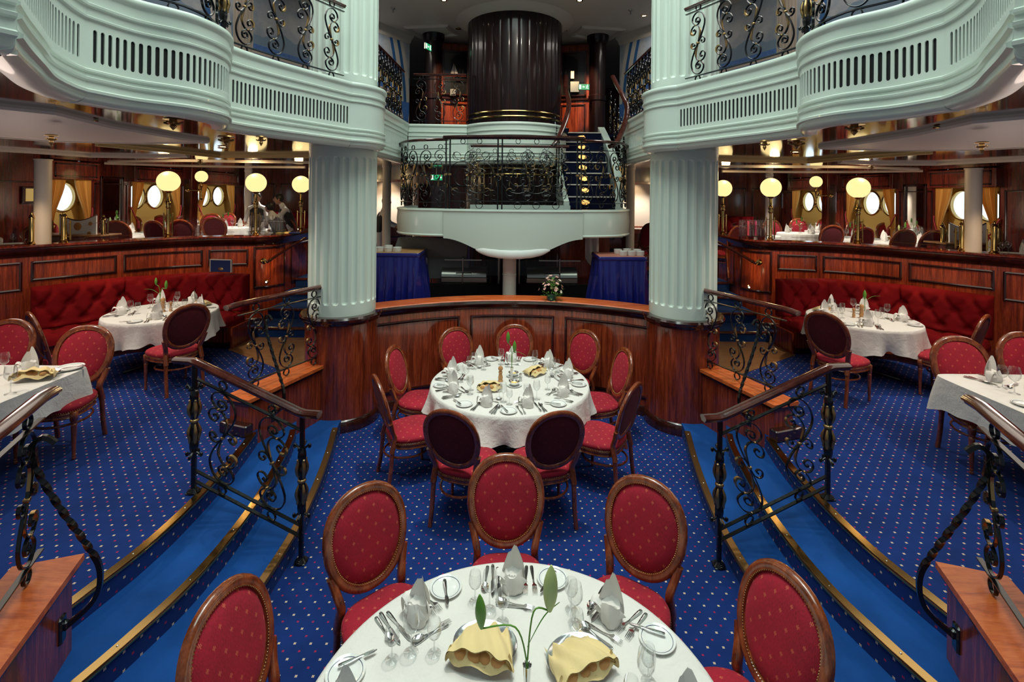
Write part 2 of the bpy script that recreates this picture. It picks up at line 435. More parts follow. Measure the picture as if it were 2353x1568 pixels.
struct('floor', MB().poly([(-2.9, -1), (2.9, -1), (2.9, 7.3), (-2.9, 7.3)], -.1, 0), M['carpet'])
for s, nm in SIDES:
    back = [(-8.6, 1.0), (-8.6, 9.4), (-3.0, 9.4), (-2.62, 5.6)]
    plat = MB().poly([p[:2] for p in N3] + [(-2.8, 1.0)] + back, .30, ZP)
    k = len(plat.f); fo = struct('floor_'+nm, side(plat, s), [M['carpet'], M['riser']], smooth=0)
    for i, q in enumerate(fo.data.polygons): q.material_index = 0 if i >= k-2 else 1
    st = thing('carpeted_steps', 'curved blue carpeted steps with brass nosings down from the %s platform' % nm, 'steps', (0, 0, 0))
    for (n, z0, z1) in ((N1, 0, .15), (N2, .15, .30)):
        mb = MB().poly([p[:2] for p in n] + [(-3.0, n[-1][1]), (-3.0, 5.6)], z0, z1)
        k = len(mb.f); idx = [1]*k; idx[-1] = 0; idx[-2] = 0
        obj('step', side(mb, s), [M['tread'], M['riser']], st, 0, mat_idx=idx)
    for n, z in ((N1, .15), (N2, .30), (N3, .45)):
        q = list(reversed([p[:2] for p in n]))
        q = [p for p in q if p[1] > 2.0 and p[1] < (5.7 if z < .2 else 5.3 if z < .4 else 4.97)]
        mb = MB().sweep(q, [(-.055, z+.001), (-.05, z+.006), (.004, z+.006), (.008, z-.0), (.008, z-.022), (.001, z-.022), (.001, z+.0)])
        nz = obj('nosing', side(mb, s), M['brass'] if z > .2 else M['brass_dark'], st)
        for p in q[3::6]: obj('screw', side(MB().lathe([(.007, 0), (.004, .003)], (p[0]-.025, p[1], z+.0065), 8), s), M['silver'], nz)
    # the parquet landing and the blue steps climbing behind the column
    struct('floor_landing_'+nm, side(MB().poly([(-4.3, 7.45), (-3.0, 6.55), (-2.65, 6.6), (-2.65, 8.1), (-4.3, 8.1)], ZP, ZP+.006), s), M['parquet'], smooth=0)
    up = thing('side_steps', 'dark blue carpeted steps with wooden edges climbing behind the %s column' % nm, 'steps', (0, 0, 0))
    for k in range(4):
        y0 = 8.1+k*.55; z = ZP+.175*(k+1)
        obj('step', side(MB().box((-3.35, (y0+10.6)/2, z-.0875), (1.9, 10.6-y0, .17)), s), M['steps'], up, 0)
        obj('nosing', side(MB().box((-3.35, y0-.004, z-.02), (1.9, .03, .045), bev=.008), s), M['rail'], up)
    # low wooden cheek walls either side of the steps
    for (a, b, lab) in (((-2.22, 5.95), (-2.60, 4.86), 'far'), ((-2.02, 1.55), (-2.42, 2.72), 'near')):
        a, b = Vector(a), Vector(b); d = (b-a).normalized(); nn = Vector((d.y, -d.x))
        if nn.x > 0: nn = -nn
        def quad(e, w0, w1): return [tuple(p) for p in (a-nn*w0, b-nn*w0+d*e, b+nn*w1+d*e, a+nn*w1)]
        t = thing('cheek_wall', 'low mahogany wall with a flat wooden ledge at the %s end of the %s steps' % (lab, nm), 'low wall', (0, 0, 0))
        obj('wall_body', side(MB().poly(quad(0, 0, .24), 0, .76), s), M['panel'], t, 0)
        obj('ledge', side(MB().poly(quad(.035, .04, .28), .765, .80), s), M['cap'], t, 0)
        obj('ledge_moulding', side(MB().poly(quad(.02, .022, .262), .73, .766), s), M['trim'], t, 0)
        if lab == 'far':
            c = b+nn*.12+d*.03
            obj('foot_block', side(MB().box((c.x, c.y, ZP+.055), (.34, .1, .11), math.atan2(nn.y, nn.x), .01), s), M['trim'], t)

# curved centre wall with three framed panels
CC = resample(catmull([(-2.0, 6.12, 0), (-1.74, 6.34, 0), (-1.2, 6.64, 0), (-.6, 6.84, 0), (0, 6.90, 0), (.6, 6.84, 0), (1.2, 6.64, 0), (1.74, 6.34, 0), (2.0, 6.12, 0)], 8), .06)
CC = [(p.x, p.y) for p in CC]
struct('wall_centre', MB().sweep(CC, [(0, 0), (0, 1.30), (-.24, 1.30), (-.24, 0)]), M['panel'])
def framed(path, i0, i1, z0, z1, w=.03, off=0.0, mat='trim', parent=None, s=-1):
    "raised moulding rectangle lying on a swept wall"
    mb = MB(); seg = path[i0:i1+1]
    pr = lambda z: [(off, z-w/2), (off+.014, z-w/2), (off+.02, z), (off+.014, z+w/2), (off, z+w/2)]
    mb.sweep(seg, pr(z0)); mb.sweep(seg, pr(z1))
    for k in (0, -1):
        p = Vector(seg[k]); q = Vector(seg[1] if k == 0 else seg[-2]); d = (q-p).normalized() if k == 0 else (p-q).normalized()
        nr = Vector((d.y, -d.x)); ring = []
        for z in (z0-w/2, z1+w/2):
            ring.append([(*(p+d*x+nr*o), z) for x, o in ((-w/2, off-.004), (-w/2, off+.014), (0, off+.02), (w/2, off+.014), (w/2, off-.004))])
        mb.loft(ring, True)
    return obj('panel_moulding', side(mb, s), M[mat], parent)
wc = thing('wall_trim', 'dark moulded rail, cap and panel frames on the curved centre wall', 'wall trim', (0, 0, 0)); wc['kind'] = 'structure'
obj('wall_cap', MB().sweep(CC, [(.03, 1.325), (.045, 1.34), (.045, 1.355), (.03, 1.37), (-.30, 1.37), (-.30, 1.325)]), M['cap'], wc)
obj('cap_moulding', MB().sweep(CC, [(.0, 1.24), (.012, 1.25), (.02, 1.28), (.036, 1.30), (.047, 1.325), (.05, 1.36), (.03, 1.362), (0, 1.30)]), M['trim'], wc)
obj('skirting', MB().sweep(CC, [(0, 0), (.03, 0), (.03, .10), (.012, .13), (0, .13)]), M['trim'], wc)
nC = len(CC)
for a, b in ((.075, .335), (.365, .635), (.665, .925)):
    framed(CC, int(a*nC), int(b*nC), .24, 1.14, .035, 0, 'trim', wc)

# ---- fluted columns on wooden plinths
def fluted(z0, z1, f0, f1, R=.41, n=24, depth=.03):
    m = n*14; zs = [z0, z0+.03]
    hw = PI/n*.62
    hwz = hw*R
    zs += [f0-.004] + [f0+hwz*k/5 for k in range(6)] + [f1-hwz*k/5 for k in reversed(range(6))] + [f1+.004, z1]
    rings = []
    for z in zs:
        if z < f0 or z > f1: w = 0
        else:
            e = min((z-f0)/hwz, (f1-z)/hwz, 1); w = math.sqrt(max(0, 1-(1-e)**2))
        ring = []
        for k in range(m):
            th = 2*PI*k/m; ph = ((th*n/(2*PI)) % 1-.5)*2*PI/n
            x = ph/hw; dd = 0
            if w > 0 and abs(x) < w: dd = depth*math.sqrt(w*w-x*x)
            ring.append(((R-dd)*math.cos(th), (R-dd)*math.sin(th), z))
        rings.append(ring)
    return MB().loft(rings, True)
COLC = (-2.16, 6.25)
for s, nm in SIDES:
    cx = COLC[0]*(-s)
    t = thing('fluted_column', 'tall ivory fluted column on a round mahogany plinth at the %s' % nm, 'column', (cx, COLC[1], 0))
    obj('plinth', MB().lathe([(.44, 0), (.44, 1.29)], n=56), M['panel'], t)
    obj('plinth_skirting', MB().lathe([(.475, 0), (.475, .09), (.455, .13), (.44, .14)], n=56), M['trim'], t)
    obj('plinth_cap', MB().lathe([(.44, 1.25), (.47, 1.27), (.475, 1.29), (.50, 1.31), (.505, 1.335), (.49, 1.36), (.40, 1.362)], n=56), M['trim'], t)
    obj('shaft', fluted(1.362, 3.45, 1.50, 3.28), M['white'], t, 28)
    obj('upper_shaft', fluted(3.45, 6.14, 4.27, 5.95), M['white'], t, 28)

# ---- balcony fascias
FP_ = {}
colp = [(-2.1+.5*math.cos(a), 6.0+.5*math.sin(a), 0) for a in [math.radians(k) for k in range(-60, 76, 5)]]
gal = [(-1.92, 6.62, 0), (-1.93, 7.4, 0), (-1.9, 8.78, 0)]
seg_s = [(-2.45, 4.22, 0), (-2.40, 4.42, 0), (-2.29, 4.70, 0), (-2.14, 5.0, 0), (-1.98, 5.32, 0), (-1.85, 5.567, 0)]
seg_b = [(-2.57, 2.94, 0), (-2.5, 3.22, 0), (-2.36, 3.40, 0), (-2.29, 3.52, 0), (-2.255, 3.74, 0), (-2.30, 3.95, 0), (-2.45, 4.22, 0)]
seg_c = [(-1.93, 1.90, 0), (-2.06, 2.07, 0), (-2.24, 2.32, 0), (-2.42, 2.57, 0), (-2.53, 2.80, 0), (-2.57, 2.94, 0)]
seg_d = [(-2.6, .5, 0), (-2.45, 1.1, 0), (-2.2, 1.5, 0), (-2.02, 1.72, 0), (-1.93, 1.90, 0)]
def dens(p, st=.03): return [(q.x, q.y) for q in resample(catmull(p, 8), st)]
segs = [('d', dens(seg_d), True), ('c', dens(seg_c), True), ('b', dens(seg_b), True), ('s', dens(seg_s), True), ('k', [p[:2] for p in colp], False), ('g', dens([colp[-1]]+gal[1:], .06), True)]
UP = [(.0, 3.84), (.0, 3.872), (.014, 3.878), (.016, 3.89), (.004, 3.897), (.006, 3.945), (.022, 3.952), (.024, 3.966), (.010, 3.974), (.012, 4.04), (.024, 4.05), (.032, 4.06), (.032, 4.085), (.022, 4.10), (-.12, 4.10), (-.12, 3.84)]
LO = [(.0, 3.60), (-.12, 3.60), (-.12, 3.37), (-.05, 3.37), (-.01, 3.385), (.0, 3.40), (.002, 3.425), (.022, 3.432), (.024, 3.448), (.006, 3.458), (.004, 3.50), (.018, 3.508), (.02, 3.522), (.0, 3.53), (.0, 3.552), (.014, 3.56), (.014, 3.572), (.0, 3.58)]
def slot_band(path, z0=3.60, z1=3.84, pitch=.046, w=.024, sl0=3.62, sl1=3.82):
    P = [Vector((p[0], p[1], 0)) for p in path]; Q = resample(P, .004); n = len(Q)
    L = sum((Q[i+1]-Q[i]).length for i in range(n-1)); N = max(1, int((L-.05)/pitch)); m0 = (L-N*pitch)/2
    def pos(sv, z, off):
        x = min(max(sv/L, 0), 1)*(n-1); i = min(int(x), n-2); p = Q[i].lerp(Q[i+1], x-i); d = (Q[i+1]-Q[i]).normalized()
        return (p.x+d.y*off, p.y-d.x*off, z)
    mb = MB(); K = 5
    for (a, b) in ((0, m0), (L-m0, L)):
        st = max(1, int((b-a)/.04)); r = [[pos(a+(b-a)*i/st, z0, 0) for i in range(st+1)], [pos(a+(b-a)*i/st, z1, 0) for i in range(st+1)]]
        mb.loft(r, False, False)
    for c in range(N):
        sc = m0+(c+.5)*pitch; h = pitch/2; r = w/2
        cap = [(sc+r*math.cos(PI*k/K), sl1-r+r*math.sin(PI*k/K)) for k in range(K+1)] + [(sc-r*math.cos(PI*k/K), sl0+r-r*math.sin(PI*k/K)) for k in range(K+1)]
        outr = [(sc+h, sl1-r)] + [(sc+h, z1)] + [(sc+h*.3, z1), (sc-h*.3, z1)] + [(sc-h, z1)] + [(sc-h, sl1-r)] + [(sc-h, sl0+r)] + [(sc-h, z0), (sc-h*.3, z0), (sc+h*.3, z0), (sc+h, z0), (sc+h, sl0+r)]
        M1 = [pos(x, z, 0) for x, z in outr]; M2 = [pos(x, z, 0) for x, z in cap]; M3 = [pos(x, z, -.008) for x, z in cap]
        mb.loft([M1, M2, M3], False)
    return mb
def fascia(name, path, parent, s, slots=True):
    up, lo = (MB().sweep(path, UP), MB().sweep(path, LO))
    mb = MB(); mb.merge(up); mb.merge(lo)
    if slots: mb.merge(slot_band(path))
    else: mb.sweep(path, [(0, 3.60), (0, 3.84), (-.1, 3.84), (-.1, 3.60)])
    o = obj(name, side(mb, s), M['white'], parent, 40)
    if slots: obj('vent_backing', side(MB().sweep(path, [(-.009, 3.605), (-.009, 3.835), (-.03, 3.835), (-.03, 3.605)]), s), M['slot'], o, 0)  # black sheet just behind the holes, painted-in shade of the slots
    return o
for s, nm in SIDES:
    t = thing('balcony_fascia', 'curving ivory balcony front with rows of dark vent slots on the %s side' % nm, 'balcony front', (0, 0, 0))
    for k, p, sl in segs:
        fascia('collar' if k == 'k' else 'fascia_panel', p, t, s, sl)
# gallery ends behind: straight part and the round bulge round the mast casing
DR = (0.0, 9.45)
t = thing('mast_balcony_fascia', 'ivory balcony front bulging round the tall dark mast casing', 'balcony front', (0, 0, 0))
arc = [(1.0*math.cos(a), DR[1]+1.0*math.sin(a)) for a in [math.radians(k) for k in range(180+30, 360-9, 5)]]
mb = MB(); mb.sweep([(-1.9, 8.85), (-.85, 8.9)], UP+[(-.12, 3.6)]+LO[2:]+[(0, 3.6)]); obj('fascia_panel', mb, M['white'], t, 40)
mb = MB(); mb.sweep(arc, UP+[(-.12, 3.6)]+LO[2:]+[(0, 3.6)]); obj('bulge', mb, M['white'], t, 40)

# ---- decks and ceilings
def outline_left():
    o = []
    for k, p, sl in segs: o += p if not o else p[1:]
    return o
OL = outline_left()
inset = MB().sweep(OL, [(-.08, 0), (-.08, 1)]).v
ins = [(inset[4*i][0], inset[4*i][1]) if False else None for i in range(0)]
def offset_path(path, o):
    r = []
    for i in range(len(path)):
        a = Vector(path[max(i-1, 0)]); b = Vector(path[min(i+1, len(path)-1)]); d = (b-a).normalized(); r.append((path[i][0]+d.y*o, path[i][1]-d.x*o))
    return r
OI = offset_path(OL, -.10)[::3]
KNK = [(-1.97, 1.95), (-2.14, 1.98), (-2.34, 1.62), (-2.1, 1.58)]
for s, nm in SIDES:
    o = obj('trim_soffit_'+nm, side(MB().sweep(OL[::2], [(-.05, 3.374), (-.125, 3.374), (-.125, 3.405), (-.05, 3.405)]).poly(KNK, 3.375, 3.40), s), M['white'], None, 30); o['kind'] = 'structure'
for s, nm in SIDES:
    pl = OI + [(-1.98, 15.2), (-8.8, 15.2), (-8.8, .5)]
    struct('ceiling_'+nm, side(MB().poly(pl, 3.40, 3.50), s), M['lacquer'], smooth=0)
    struct('floor_gallery_'+nm, side(MB().poly(pl, 4.0, 4.06), s), M['navycarpet'], smooth=0)
struct('ceiling_mast', MB().poly([(-1.98, 8.95), (1.0, 8.95), (1.0, 9.75), (1.98, 9.75), (1.98, 15.2), (-1.98, 15.2)], 3.40, 3.50), M['lacquer'], smooth=0)
struct('floor_gallery_mast', MB().poly([(-1.98, 8.9), (1.0, 8.95), (1.0, 9.75), (1.98, 9.75), (1.98, 15.2), (-1.98, 15.2)], 4.0, 4.06), M['navycarpet'], smooth=0)

# main deck: floors, the curved screen walls, outer walls, end wall
struct('floor_main', MB().poly([(-8.8, 10.3), (8.8, 10.3), (8.8, 15.2), (-8.8, 15.2)], 1.0, ZM), M['carpet'], smooth=0)
for s, nm in SIDES:
    fl = [(p[0]-.02, p[1]+.12) for p in WALLC[::3]] + [(-4.2, 11), (-8.8, 11), (-8.8, 5)]
    struct('floor_upper_'+nm, side(MB().poly(fl, 1.0, ZM), s), M['carpet'], smooth=0)
    w = struct('wall_screen_'+nm, side(MB().sweep(WALLC, [(0, ZP-.2), (0, 1.98), (-.16, 1.98), (-.16, ZP-.2)]), s), M['panel'])
    obj('wall_cap', side(MB().sweep(WALLC, [(.05, 2.01), (.07, 2.025), (.07, 2.04), (.05, 2.055), (-.26, 2.055), (-.26, 2.01)]), s), M['panel_dark'], w)
    obj('cap_moulding', side(MB().sweep(WALLC, [(0, 1.88), (.015, 1.89), (.03, 1.93), (.055, 1.96), (.065, 2.01), (.04, 2.02), (0, 2.0)]), s), M['trim'], w)
    obj('skirting', side(MB().sweep(WALLC, [(0, ZP), (.03, ZP), (.03, ZP+.1), (0, ZP+.12)]), s), M['trim'], w)
    n = len(WALLC)
    xs = [i for i in range(n)]
    def idx(px):
        best = min(range(n), key=lambda i: abs(1176.5+FPX*WALLC[i][0]/WALLC[i][1]-px)); return best
    for (a, b, z0, z1) in ((-150, 52, 1.42, 1.80), (70, 262, 1.55, 1.80), (283, 466, 1.55, 1.80), (484, 566, 1.55, 1.80), (592, 652, 1.12, 1.84), (664, 708, 1.12, 1.84)):
        i0, i1 = idx(a), idx(b)
        if i1-i0 >= 2: framed(WALLC, i0, i1, z0, z1, .035, 0, 'trim', w, s)

# outer walls with window recesses; px ranges of the recesses on the left side of the photograph
XW = -8.4
def wall_y(px): return FPX*XW/(px-1176.5)
recs = [(108, 196), (300, 411), (452, 536)]
for s, nm in SIDES:
    w = struct('wall_'+nm, side(MB().box((XW-.35, 4.6, 2.2), (.1, 8.0, 2.5)), s), M['panel_dark'])
    R = [(wall_y(a)+.1, wall_y(b)) for a, b in recs]
    R[0] = (8.85 if s < 0 else 8.5, 9.75); R[1] = (10.8, 12.35); R[2] = (13.1, 14.75)
    zs0, zs1 = 1.62, 3.08
    edges = [1.0] + [e for r in R for e in r] + [15.3]
    for k in range(0, len(edges), 2):
        a, b = edges[k], edges[k+1]
        obj('panelling', side(MB().box((XW-.1, (a+b)/2, 2.3), (.2, b-a, 2.36)), s), M['panel_dark'], w, 0)
        if b-a > .4:
            for (z0, z1) in ((1.75, 3.0),):
                mbf = MB()
                for (ya, yb, za, zb) in ((a+.1, b-.1, z0, z0+.03), (a+.1, b-.1, z1-.03, z1), (a+.1, a+.13, z0, z1), (b-.13, b-.1, z0, z1)):
                    mbf.box((XW+.008, (ya+yb)/2, (za+zb)/2), (.02, yb-ya, zb-za), bev=.006)
                obj('panel_moulding', side(mbf, s), M['trim'], w)
    for a, b in R:
        obj('panelling', side(MB().box((XW-.1, (a+b)/2, 1.39), (.2, b-a, .46)), s), M['panel_dark'], w, 0)
        v = obj('window_valance', side(MB().box((XW-.03, (a+b)/2, 3.22), (.34, b-a+.16, .34), bev=.01), s), M['panel_dark'], w)
        mbf = MB()
        for (ya, yb, za, zb) in ((a, b, 3.09, 3.12), (a, b, 3.32, 3.35), (a, a+.03, 3.09, 3.35), (b-.03, b, 3.09, 3.35)):
            mbf.box((XW+.145, (ya+yb)/2, (za+zb)/2), (.015, yb-ya, zb-za), bev=.005)
        obj('valance_moulding', side(mbf, s), M['trim'], v)
struct('wall_end', MB().box((0, 15.1, 3.7), (17.4, .12, 5.2)), M['panel_dark'], smooth=0)
mbf = MB()
for s in (-1, 1):
    for x0, x1 in ((-8.2, -7.3), (-7.1, -6.1), (-5.9, -5.35), (-5.2, -4.1), (-3.9, -3.3), (-3.1, -2.2), (-2.0, -1.2)):
        for (xa, xb, za, zb) in ((x0, x1, 1.5, 1.54), (x0, x1, 3.08, 3.12), (x0, x0+.04, 1.5, 3.12), (x1-.04, x1, 1.5, 3.12)):
            mbf.box((-s*(xa+xb)/2, 15.03, (za+zb)/2), (xb-xa, .03, zb-za), bev=.008)
o = obj('trim_end_wall', mbf, M['trim']); o['kind'] = 'structure'

# portholes
WN = 0
for s, nm in SIDES:
    for (y0, y1), ys, zlo in (((8.85 if s < 0 else 8.5, 9.75), (9.40,) if s < 0 else (8.88, 9.42), 0), ((10.8, 12.35), (11.2, 11.82), 0), ((13.1, 14.75), (13.68, 14.35), 0)):
        WN += 1
        back = MB(); nseg = 28; xb = XW-.22
        # plank board with round holes: one cell per porthole
        zc, r = 2.72, .27
        cuts = [y0] + ([(ys[0]+ys[1])/2] if len(ys) > 1 else []) + [y1]
        for k in range(len(ys)):
            ya, yb = cuts[k], cuts[k+1]; yc = ys[k]
            ring_in = [(xb, yc+r*math.cos(2*PI*j/nseg), zc+r*math.sin(2*PI*j/nseg)) for j in range(nseg)]
            ring_out = []
            for j in range(nseg):
                c_, s_ = math.cos(2*PI*j/nseg), math.sin(2*PI*j/nseg)
                tt = min([(yb-yc)/c_ if c_ > 1e-6 else 9, (ya-yc)/c_ if c_ < -1e-6 else 9, (3.40-zc)/s_ if s_ > 1e-6 else 9, (1.55-zc)/s_ if s_ < -1e-6 else 9])
                ring_out.append((xb, yc+c_*tt, zc+s_*tt))
            ring_deep = [(xb-.06, p[1], p[2]) for p in ring_in]
            back.loft([ring_out, ring_in, ring_deep], False)
            for cy_, cz_ in ((ya, 1.55), (ya, 3.40), (yb, 1.55), (yb, 3.40)):   # corners left by the radial cut
                js = sorted(range(nseg), key=lambda j: (ring_out[j][1]-cy_)**2+(ring_out[j][2]-cz_)**2)[:2]
                back.add([(xb, cy_, cz_), ring_out[js[0]], ring_out[js[1]]], [(0, 1, 2)])
        for zz in (1.8, 2.02, 2.24, 3.1): back.box((xb+.003, (y0+y1)/2, zz), (.006, y1-y0, .008))
        w = struct('window_%d' % WN, side(back, s), M['yellow'], smooth=0)
        for k in range(len(ys)):
            rim = MB().tube([(xb+.012, ys[k]+(r+.012)*math.cos(2*PI*j/nseg), zc+(r+.012)*math.sin(2*PI*j/nseg)) for j in range(nseg)], .02, 8, closed=True)
            obj('porthole_rim', side(rim, s), M['brass'], w)
            disc = MB().add([(xb-.055, ys[k]+(r+.005)*math.cos(2*PI*j/nseg), zc+(r+.005)*math.sin(2*PI*j/nseg)) for j in range(nseg)], [tuple(range(nseg))])
            obj('daylight_pane', side(disc, s), M['daylight'], w, 0)
            hood = MB().tube([(xb+.012, ys[k]+.27*math.cos(PI+PI*j/10), 3.33+.18*math.sin(PI+PI*j/10)) for j in range(11)], .012, 6)
            obj('deadlight_ring', side(hood, s), M['brass'], w)
            hd = MB()
            for dy in (-.36, .36):
                hd.sphere((xb+.03, ys[k]+dy*.92, zc-.14), .022, 8, 6).tube([(xb+.01, ys[k]+dy*.92, zc-.14), (xb+.04, ys[k]+dy*.8, zc-.10)], .009, 6)
            obj('porthole_latch', side(hd, s), M['brass'], w)
        d_ = bpy.data.lights.new('recess_light', 'AREA'); d_.shape = 'RECTANGLE'; d_.size = .12; d_.size_y = y1-y0-.2; d_.energy = 10; d_.color = (1, .78, .4)
        lo_ = bpy.data.objects.new('recess_light', d_); COL.objects.link(lo_); lo_.location = ((XW-.08)*(-s), (y0+y1)/2, 3.36)
        # reveals of the recess
        rv = MB().box((XW-.11, y0-.005, 2.3), (.22, .02, 1.5)).box((XW-.11, y1+.005, 2.3), (.22, .02, 1.5)).box((XW-.11, (y0+y1)/2, 1.61), (.22, y1-y0, .02))
        obj('recess_reveal', side(rv, s), M['yellow'], w, 0)
# ------------------------------------------------------------------ chairs
def ellipse_pts(hw, hh, n, k=2.15):
    "slightly squared oval in (x, up)"
    P = []
    for j in range(n):
        a = 2*PI*j/n; c, s_ = math.cos(a), math.sin(a)
        x = abs(c)**(2/k)*(1 if c >= 0 else -1)*hw; z = abs(s_)**(2/k)*(1 if s_ >= 0 else -1)*hh
        P.append((x*(1+.05*(z/hh)), z))
    return P
TILT = math.radians(15)
def backpt(x, u, d):
    "point on the reclined back plane: u up the back, d towards the sitter"
    return (x, -.265-math.sin(TILT)*u+math.cos(TILT)*d, .785+math.cos(TILT)*u+math.sin(TILT)*d)
HW, HH = .262, .288
def build_chair(label, group):
    t = thing('dining_chair', label, 'chair', (0, 0, 0), 0, group)
    n = 44
    # oval moulded frame
    sec = [(-.026, .012), (-.020, .020), (-.008, .018), (.002, .022), (.016, .018), (.024, .008), (.026, -.008), (.016, -.018), (-.016, -.018), (-.026, -.008)]
    E0 = ellipse_pts(HW-.026, HH-.026, n); mb = MB(); rings = []
    for j in range(n):
        x, z = E0[j]; xa, za = E0[j-1]; xb, zb = E0[(j+1) % n]; tx, tz = xb-xa, zb-za; L = math.hypot(tx, tz); nx, nz = tz/L, -tx/L
        rings.append([backpt(x+nx*o, z+nz*o, d) for o, d in sec])
    rings.append(rings[0]); mb.loft(rings, False); bf = obj('back_frame', mb, M['chairwood'], t, 50)
    for s in (-1, 1):
        pts = [backpt(s*.228, -.13, -.004), backpt(s*.205, -.22, -.004), (s*.188, -.185, .50), (s*.192, -.195, .44), (s*.196, -.215, .36)]
        mbs = MB().tube(catmull(pts, 5), .0, sq=(.046, .040), up=Vector((0, 1, .2)))
        obj('back_stile', mbs, M['chairwood'], t, 50)
    # padded front and the cloth on the back of the oval
    def pad(hw, hh, d0, dome, nr=7, flip=False):
        mb = MB(); rings = []; uv = []
        for r in range(nr+1):
            f = 1-r/nr; P = ellipse_pts(hw*max(f, .02), hh*max(f, .02), n); h = d0+dome*math.sqrt(max(0, 1-f**3.2))
            rings.append([backpt(x, z, h) for x, z in P]); uv += [(x, z) for x, z in P]
        mb.loft(rings, False); mb.f.append(tuple(range(nr*n, nr*n+n)))
        if flip: mb.f = [tuple(reversed(f)) for f in mb.f]
        mb.uv = uv; return mb
    obj('back_pad', pad(HW-.05, HH-.05, .004, .030), M['uph'], t, 60)
    obj('back_cover', pad(HW-.048, HH-.048, -.008, -.010, 5, True), M['uph_back'], t, 60)
    nm = MB(); E1 = resample([Vector((x, z, 0)) for x, z in ellipse_pts(HW-.048, HH-.048, 60)+ellipse_pts(HW-.048, HH-.048, 60)[:1]], .0125)
    for p in E1[:-1]: nm.sphere(backpt(p.x, p.y, .017), .0047, 6, 4)
    obj('nail_trim', nm, M['brass_dark'], t, 60)
    # seat
    def seat_outline(gr=0.0, n=40):
        P = []
        for j in range(n):
            a = 2*PI*j/n; c, s_ = math.cos(a), math.sin(a); k = 3.4
            x = abs(c)**(2/k)*(1 if c >= 0 else -1); y = abs(s_)**(2/k)*(1 if s_ >= 0 else -1)
            w = .255+.0*y if y > 0 else .255+.05*y
            P.append((x*(w+gr-.012*(1-abs(y))), y*(.232+gr)+.035+(.012*(1-x*x) if y > 0 else 0)))
        return P
    m = 40; mb = MB(); rings = []; uv = []
    for f, z, g in ((1, .425, -.004), (1, .44, .006), (1, .462, .010), (1, .478, .002), (.9, .493, 0), (.75, .503, 0), (.5, .511, 0), (.25, .515, 0), (.03, .516, 0)):
        P = seat_outline(g, m); rings.append([(x*f, (y-.035)*f+.035, z) for x, y in P])
        uv += [(x*f*(1+(.478-z if z < .478 else 0)), ((y-.035)*f+.035)+(.478-z if z < .478 else 0)) for x, y in P]
    mb.loft(rings, False); mb.f.append(tuple((len(rings)-1)*m+j for j in range(m))); mb.uv = uv
    obj('seat', mb, M['uph'], t, 60)
    ap = MB(); rings = []
    for z, g in ((.368, -.022), (.37, -.004), (.378, .002), (.386, -.004), (.405, -.004), (.412, .004), (.422, .002), (.43, -.01)):
        rings.append([(x, y, z) for x, y in seat_outline(g, m)])
    ap.loft(rings, True); obj('seat_frame', ap, M['chairwood'], t, 50)
    nm = MB(); E1 = resample([Vector((x, y, 0)) for x, y in seat_outline(.010, m)+seat_outline(.010, m)[:1]], .016)
    for p in E1[:-1]: nm.sphere((p.x, p.y, .434), .0047, 6, 4)
    obj('nail_trim', nm, M['brass_dark'], t, 60)
    # legs
    for s in (-1, 1):
        lm = MB().box((s*.222, .215, .385), (.046, .046, .085), bev=.006)
        c = (s*.222, .215, 0); K = 12
        prof = [(.011, 0), (.015, .004), (.016, .02), (.012, .028), (.016, .034), (.0165, .042), (.012, .05), (.0145, .06), (.018, .18), (.0225, .30), (.024, .315), (.018, .322), (.024, .33), (.024, .345)]
        lm.lathe(prof, c, K); obj('leg', lm, M['chairwood'], t, 50)
        pts = [(s*.196, -.205, .40), (s*.198, -.215, .28), (s*.20, -.232, .12), (s*.203, -.255, .0)]
        lm = MB().tube(catmull(pts, 5), 0, sq=(.034, .036), up=Vector((0, 1, .2))); obj('leg', lm, M['chairwood'], t, 50)
    hoop = []
    for j in range(28):
        a = 2*PI*j/28; c, s_ = math.cos(a), math.sin(a); hoop.append((c*(.208 if s_ > -.2 else .2), s_*.19-.01+(.02 if s_ > 0 else -.04)*abs(s_), .285))
    obj('stretcher', MB().tube(hoop, .011, 6, closed=True), M['chairwood'], t, 60)
    return t
CHAIR0 = build_chair('', ''); used0 = [False]
def chair(x, y, z, face, label, group):
    "face: heading the sitter looks towards, degrees"
    rz = math.radians(face-90)
    if not used0[0]:
        used0[0] = True; CHAIR0.location = (x, y, z); CHAIR0.rotation_euler = (0, 0, rz); CHAIR0['label'] = label; CHAIR0['group'] = group; return CHAIR0
    return copy_tree(CHAIR0, (x, y, z), rz, label, group)
def chair_top(px, py, z, face, label, group):
    "put the top of the oval back where the pixel is"
    p = at(px, py, z+1.065); f = math.radians(face); return chair(p.x+math.cos(f)*.335, p.y+math.sin(f)*.335, z, face, label, group)
def heading(a, b): return math.degrees(math.atan2(b[1]-a[1], b[0]-a[0]))
TM, TF = (-.02, 5.50), (.03, 1.93)
def chair_at(px, py, z, T, label, group, turn=0):
    p = at(px, py, z+1.065); return chair_top(px, py, z, heading(p, T)+turn, label, group)
G1, G2 = 'chairs round the centre dining table', 'chairs round the nearest dining table'
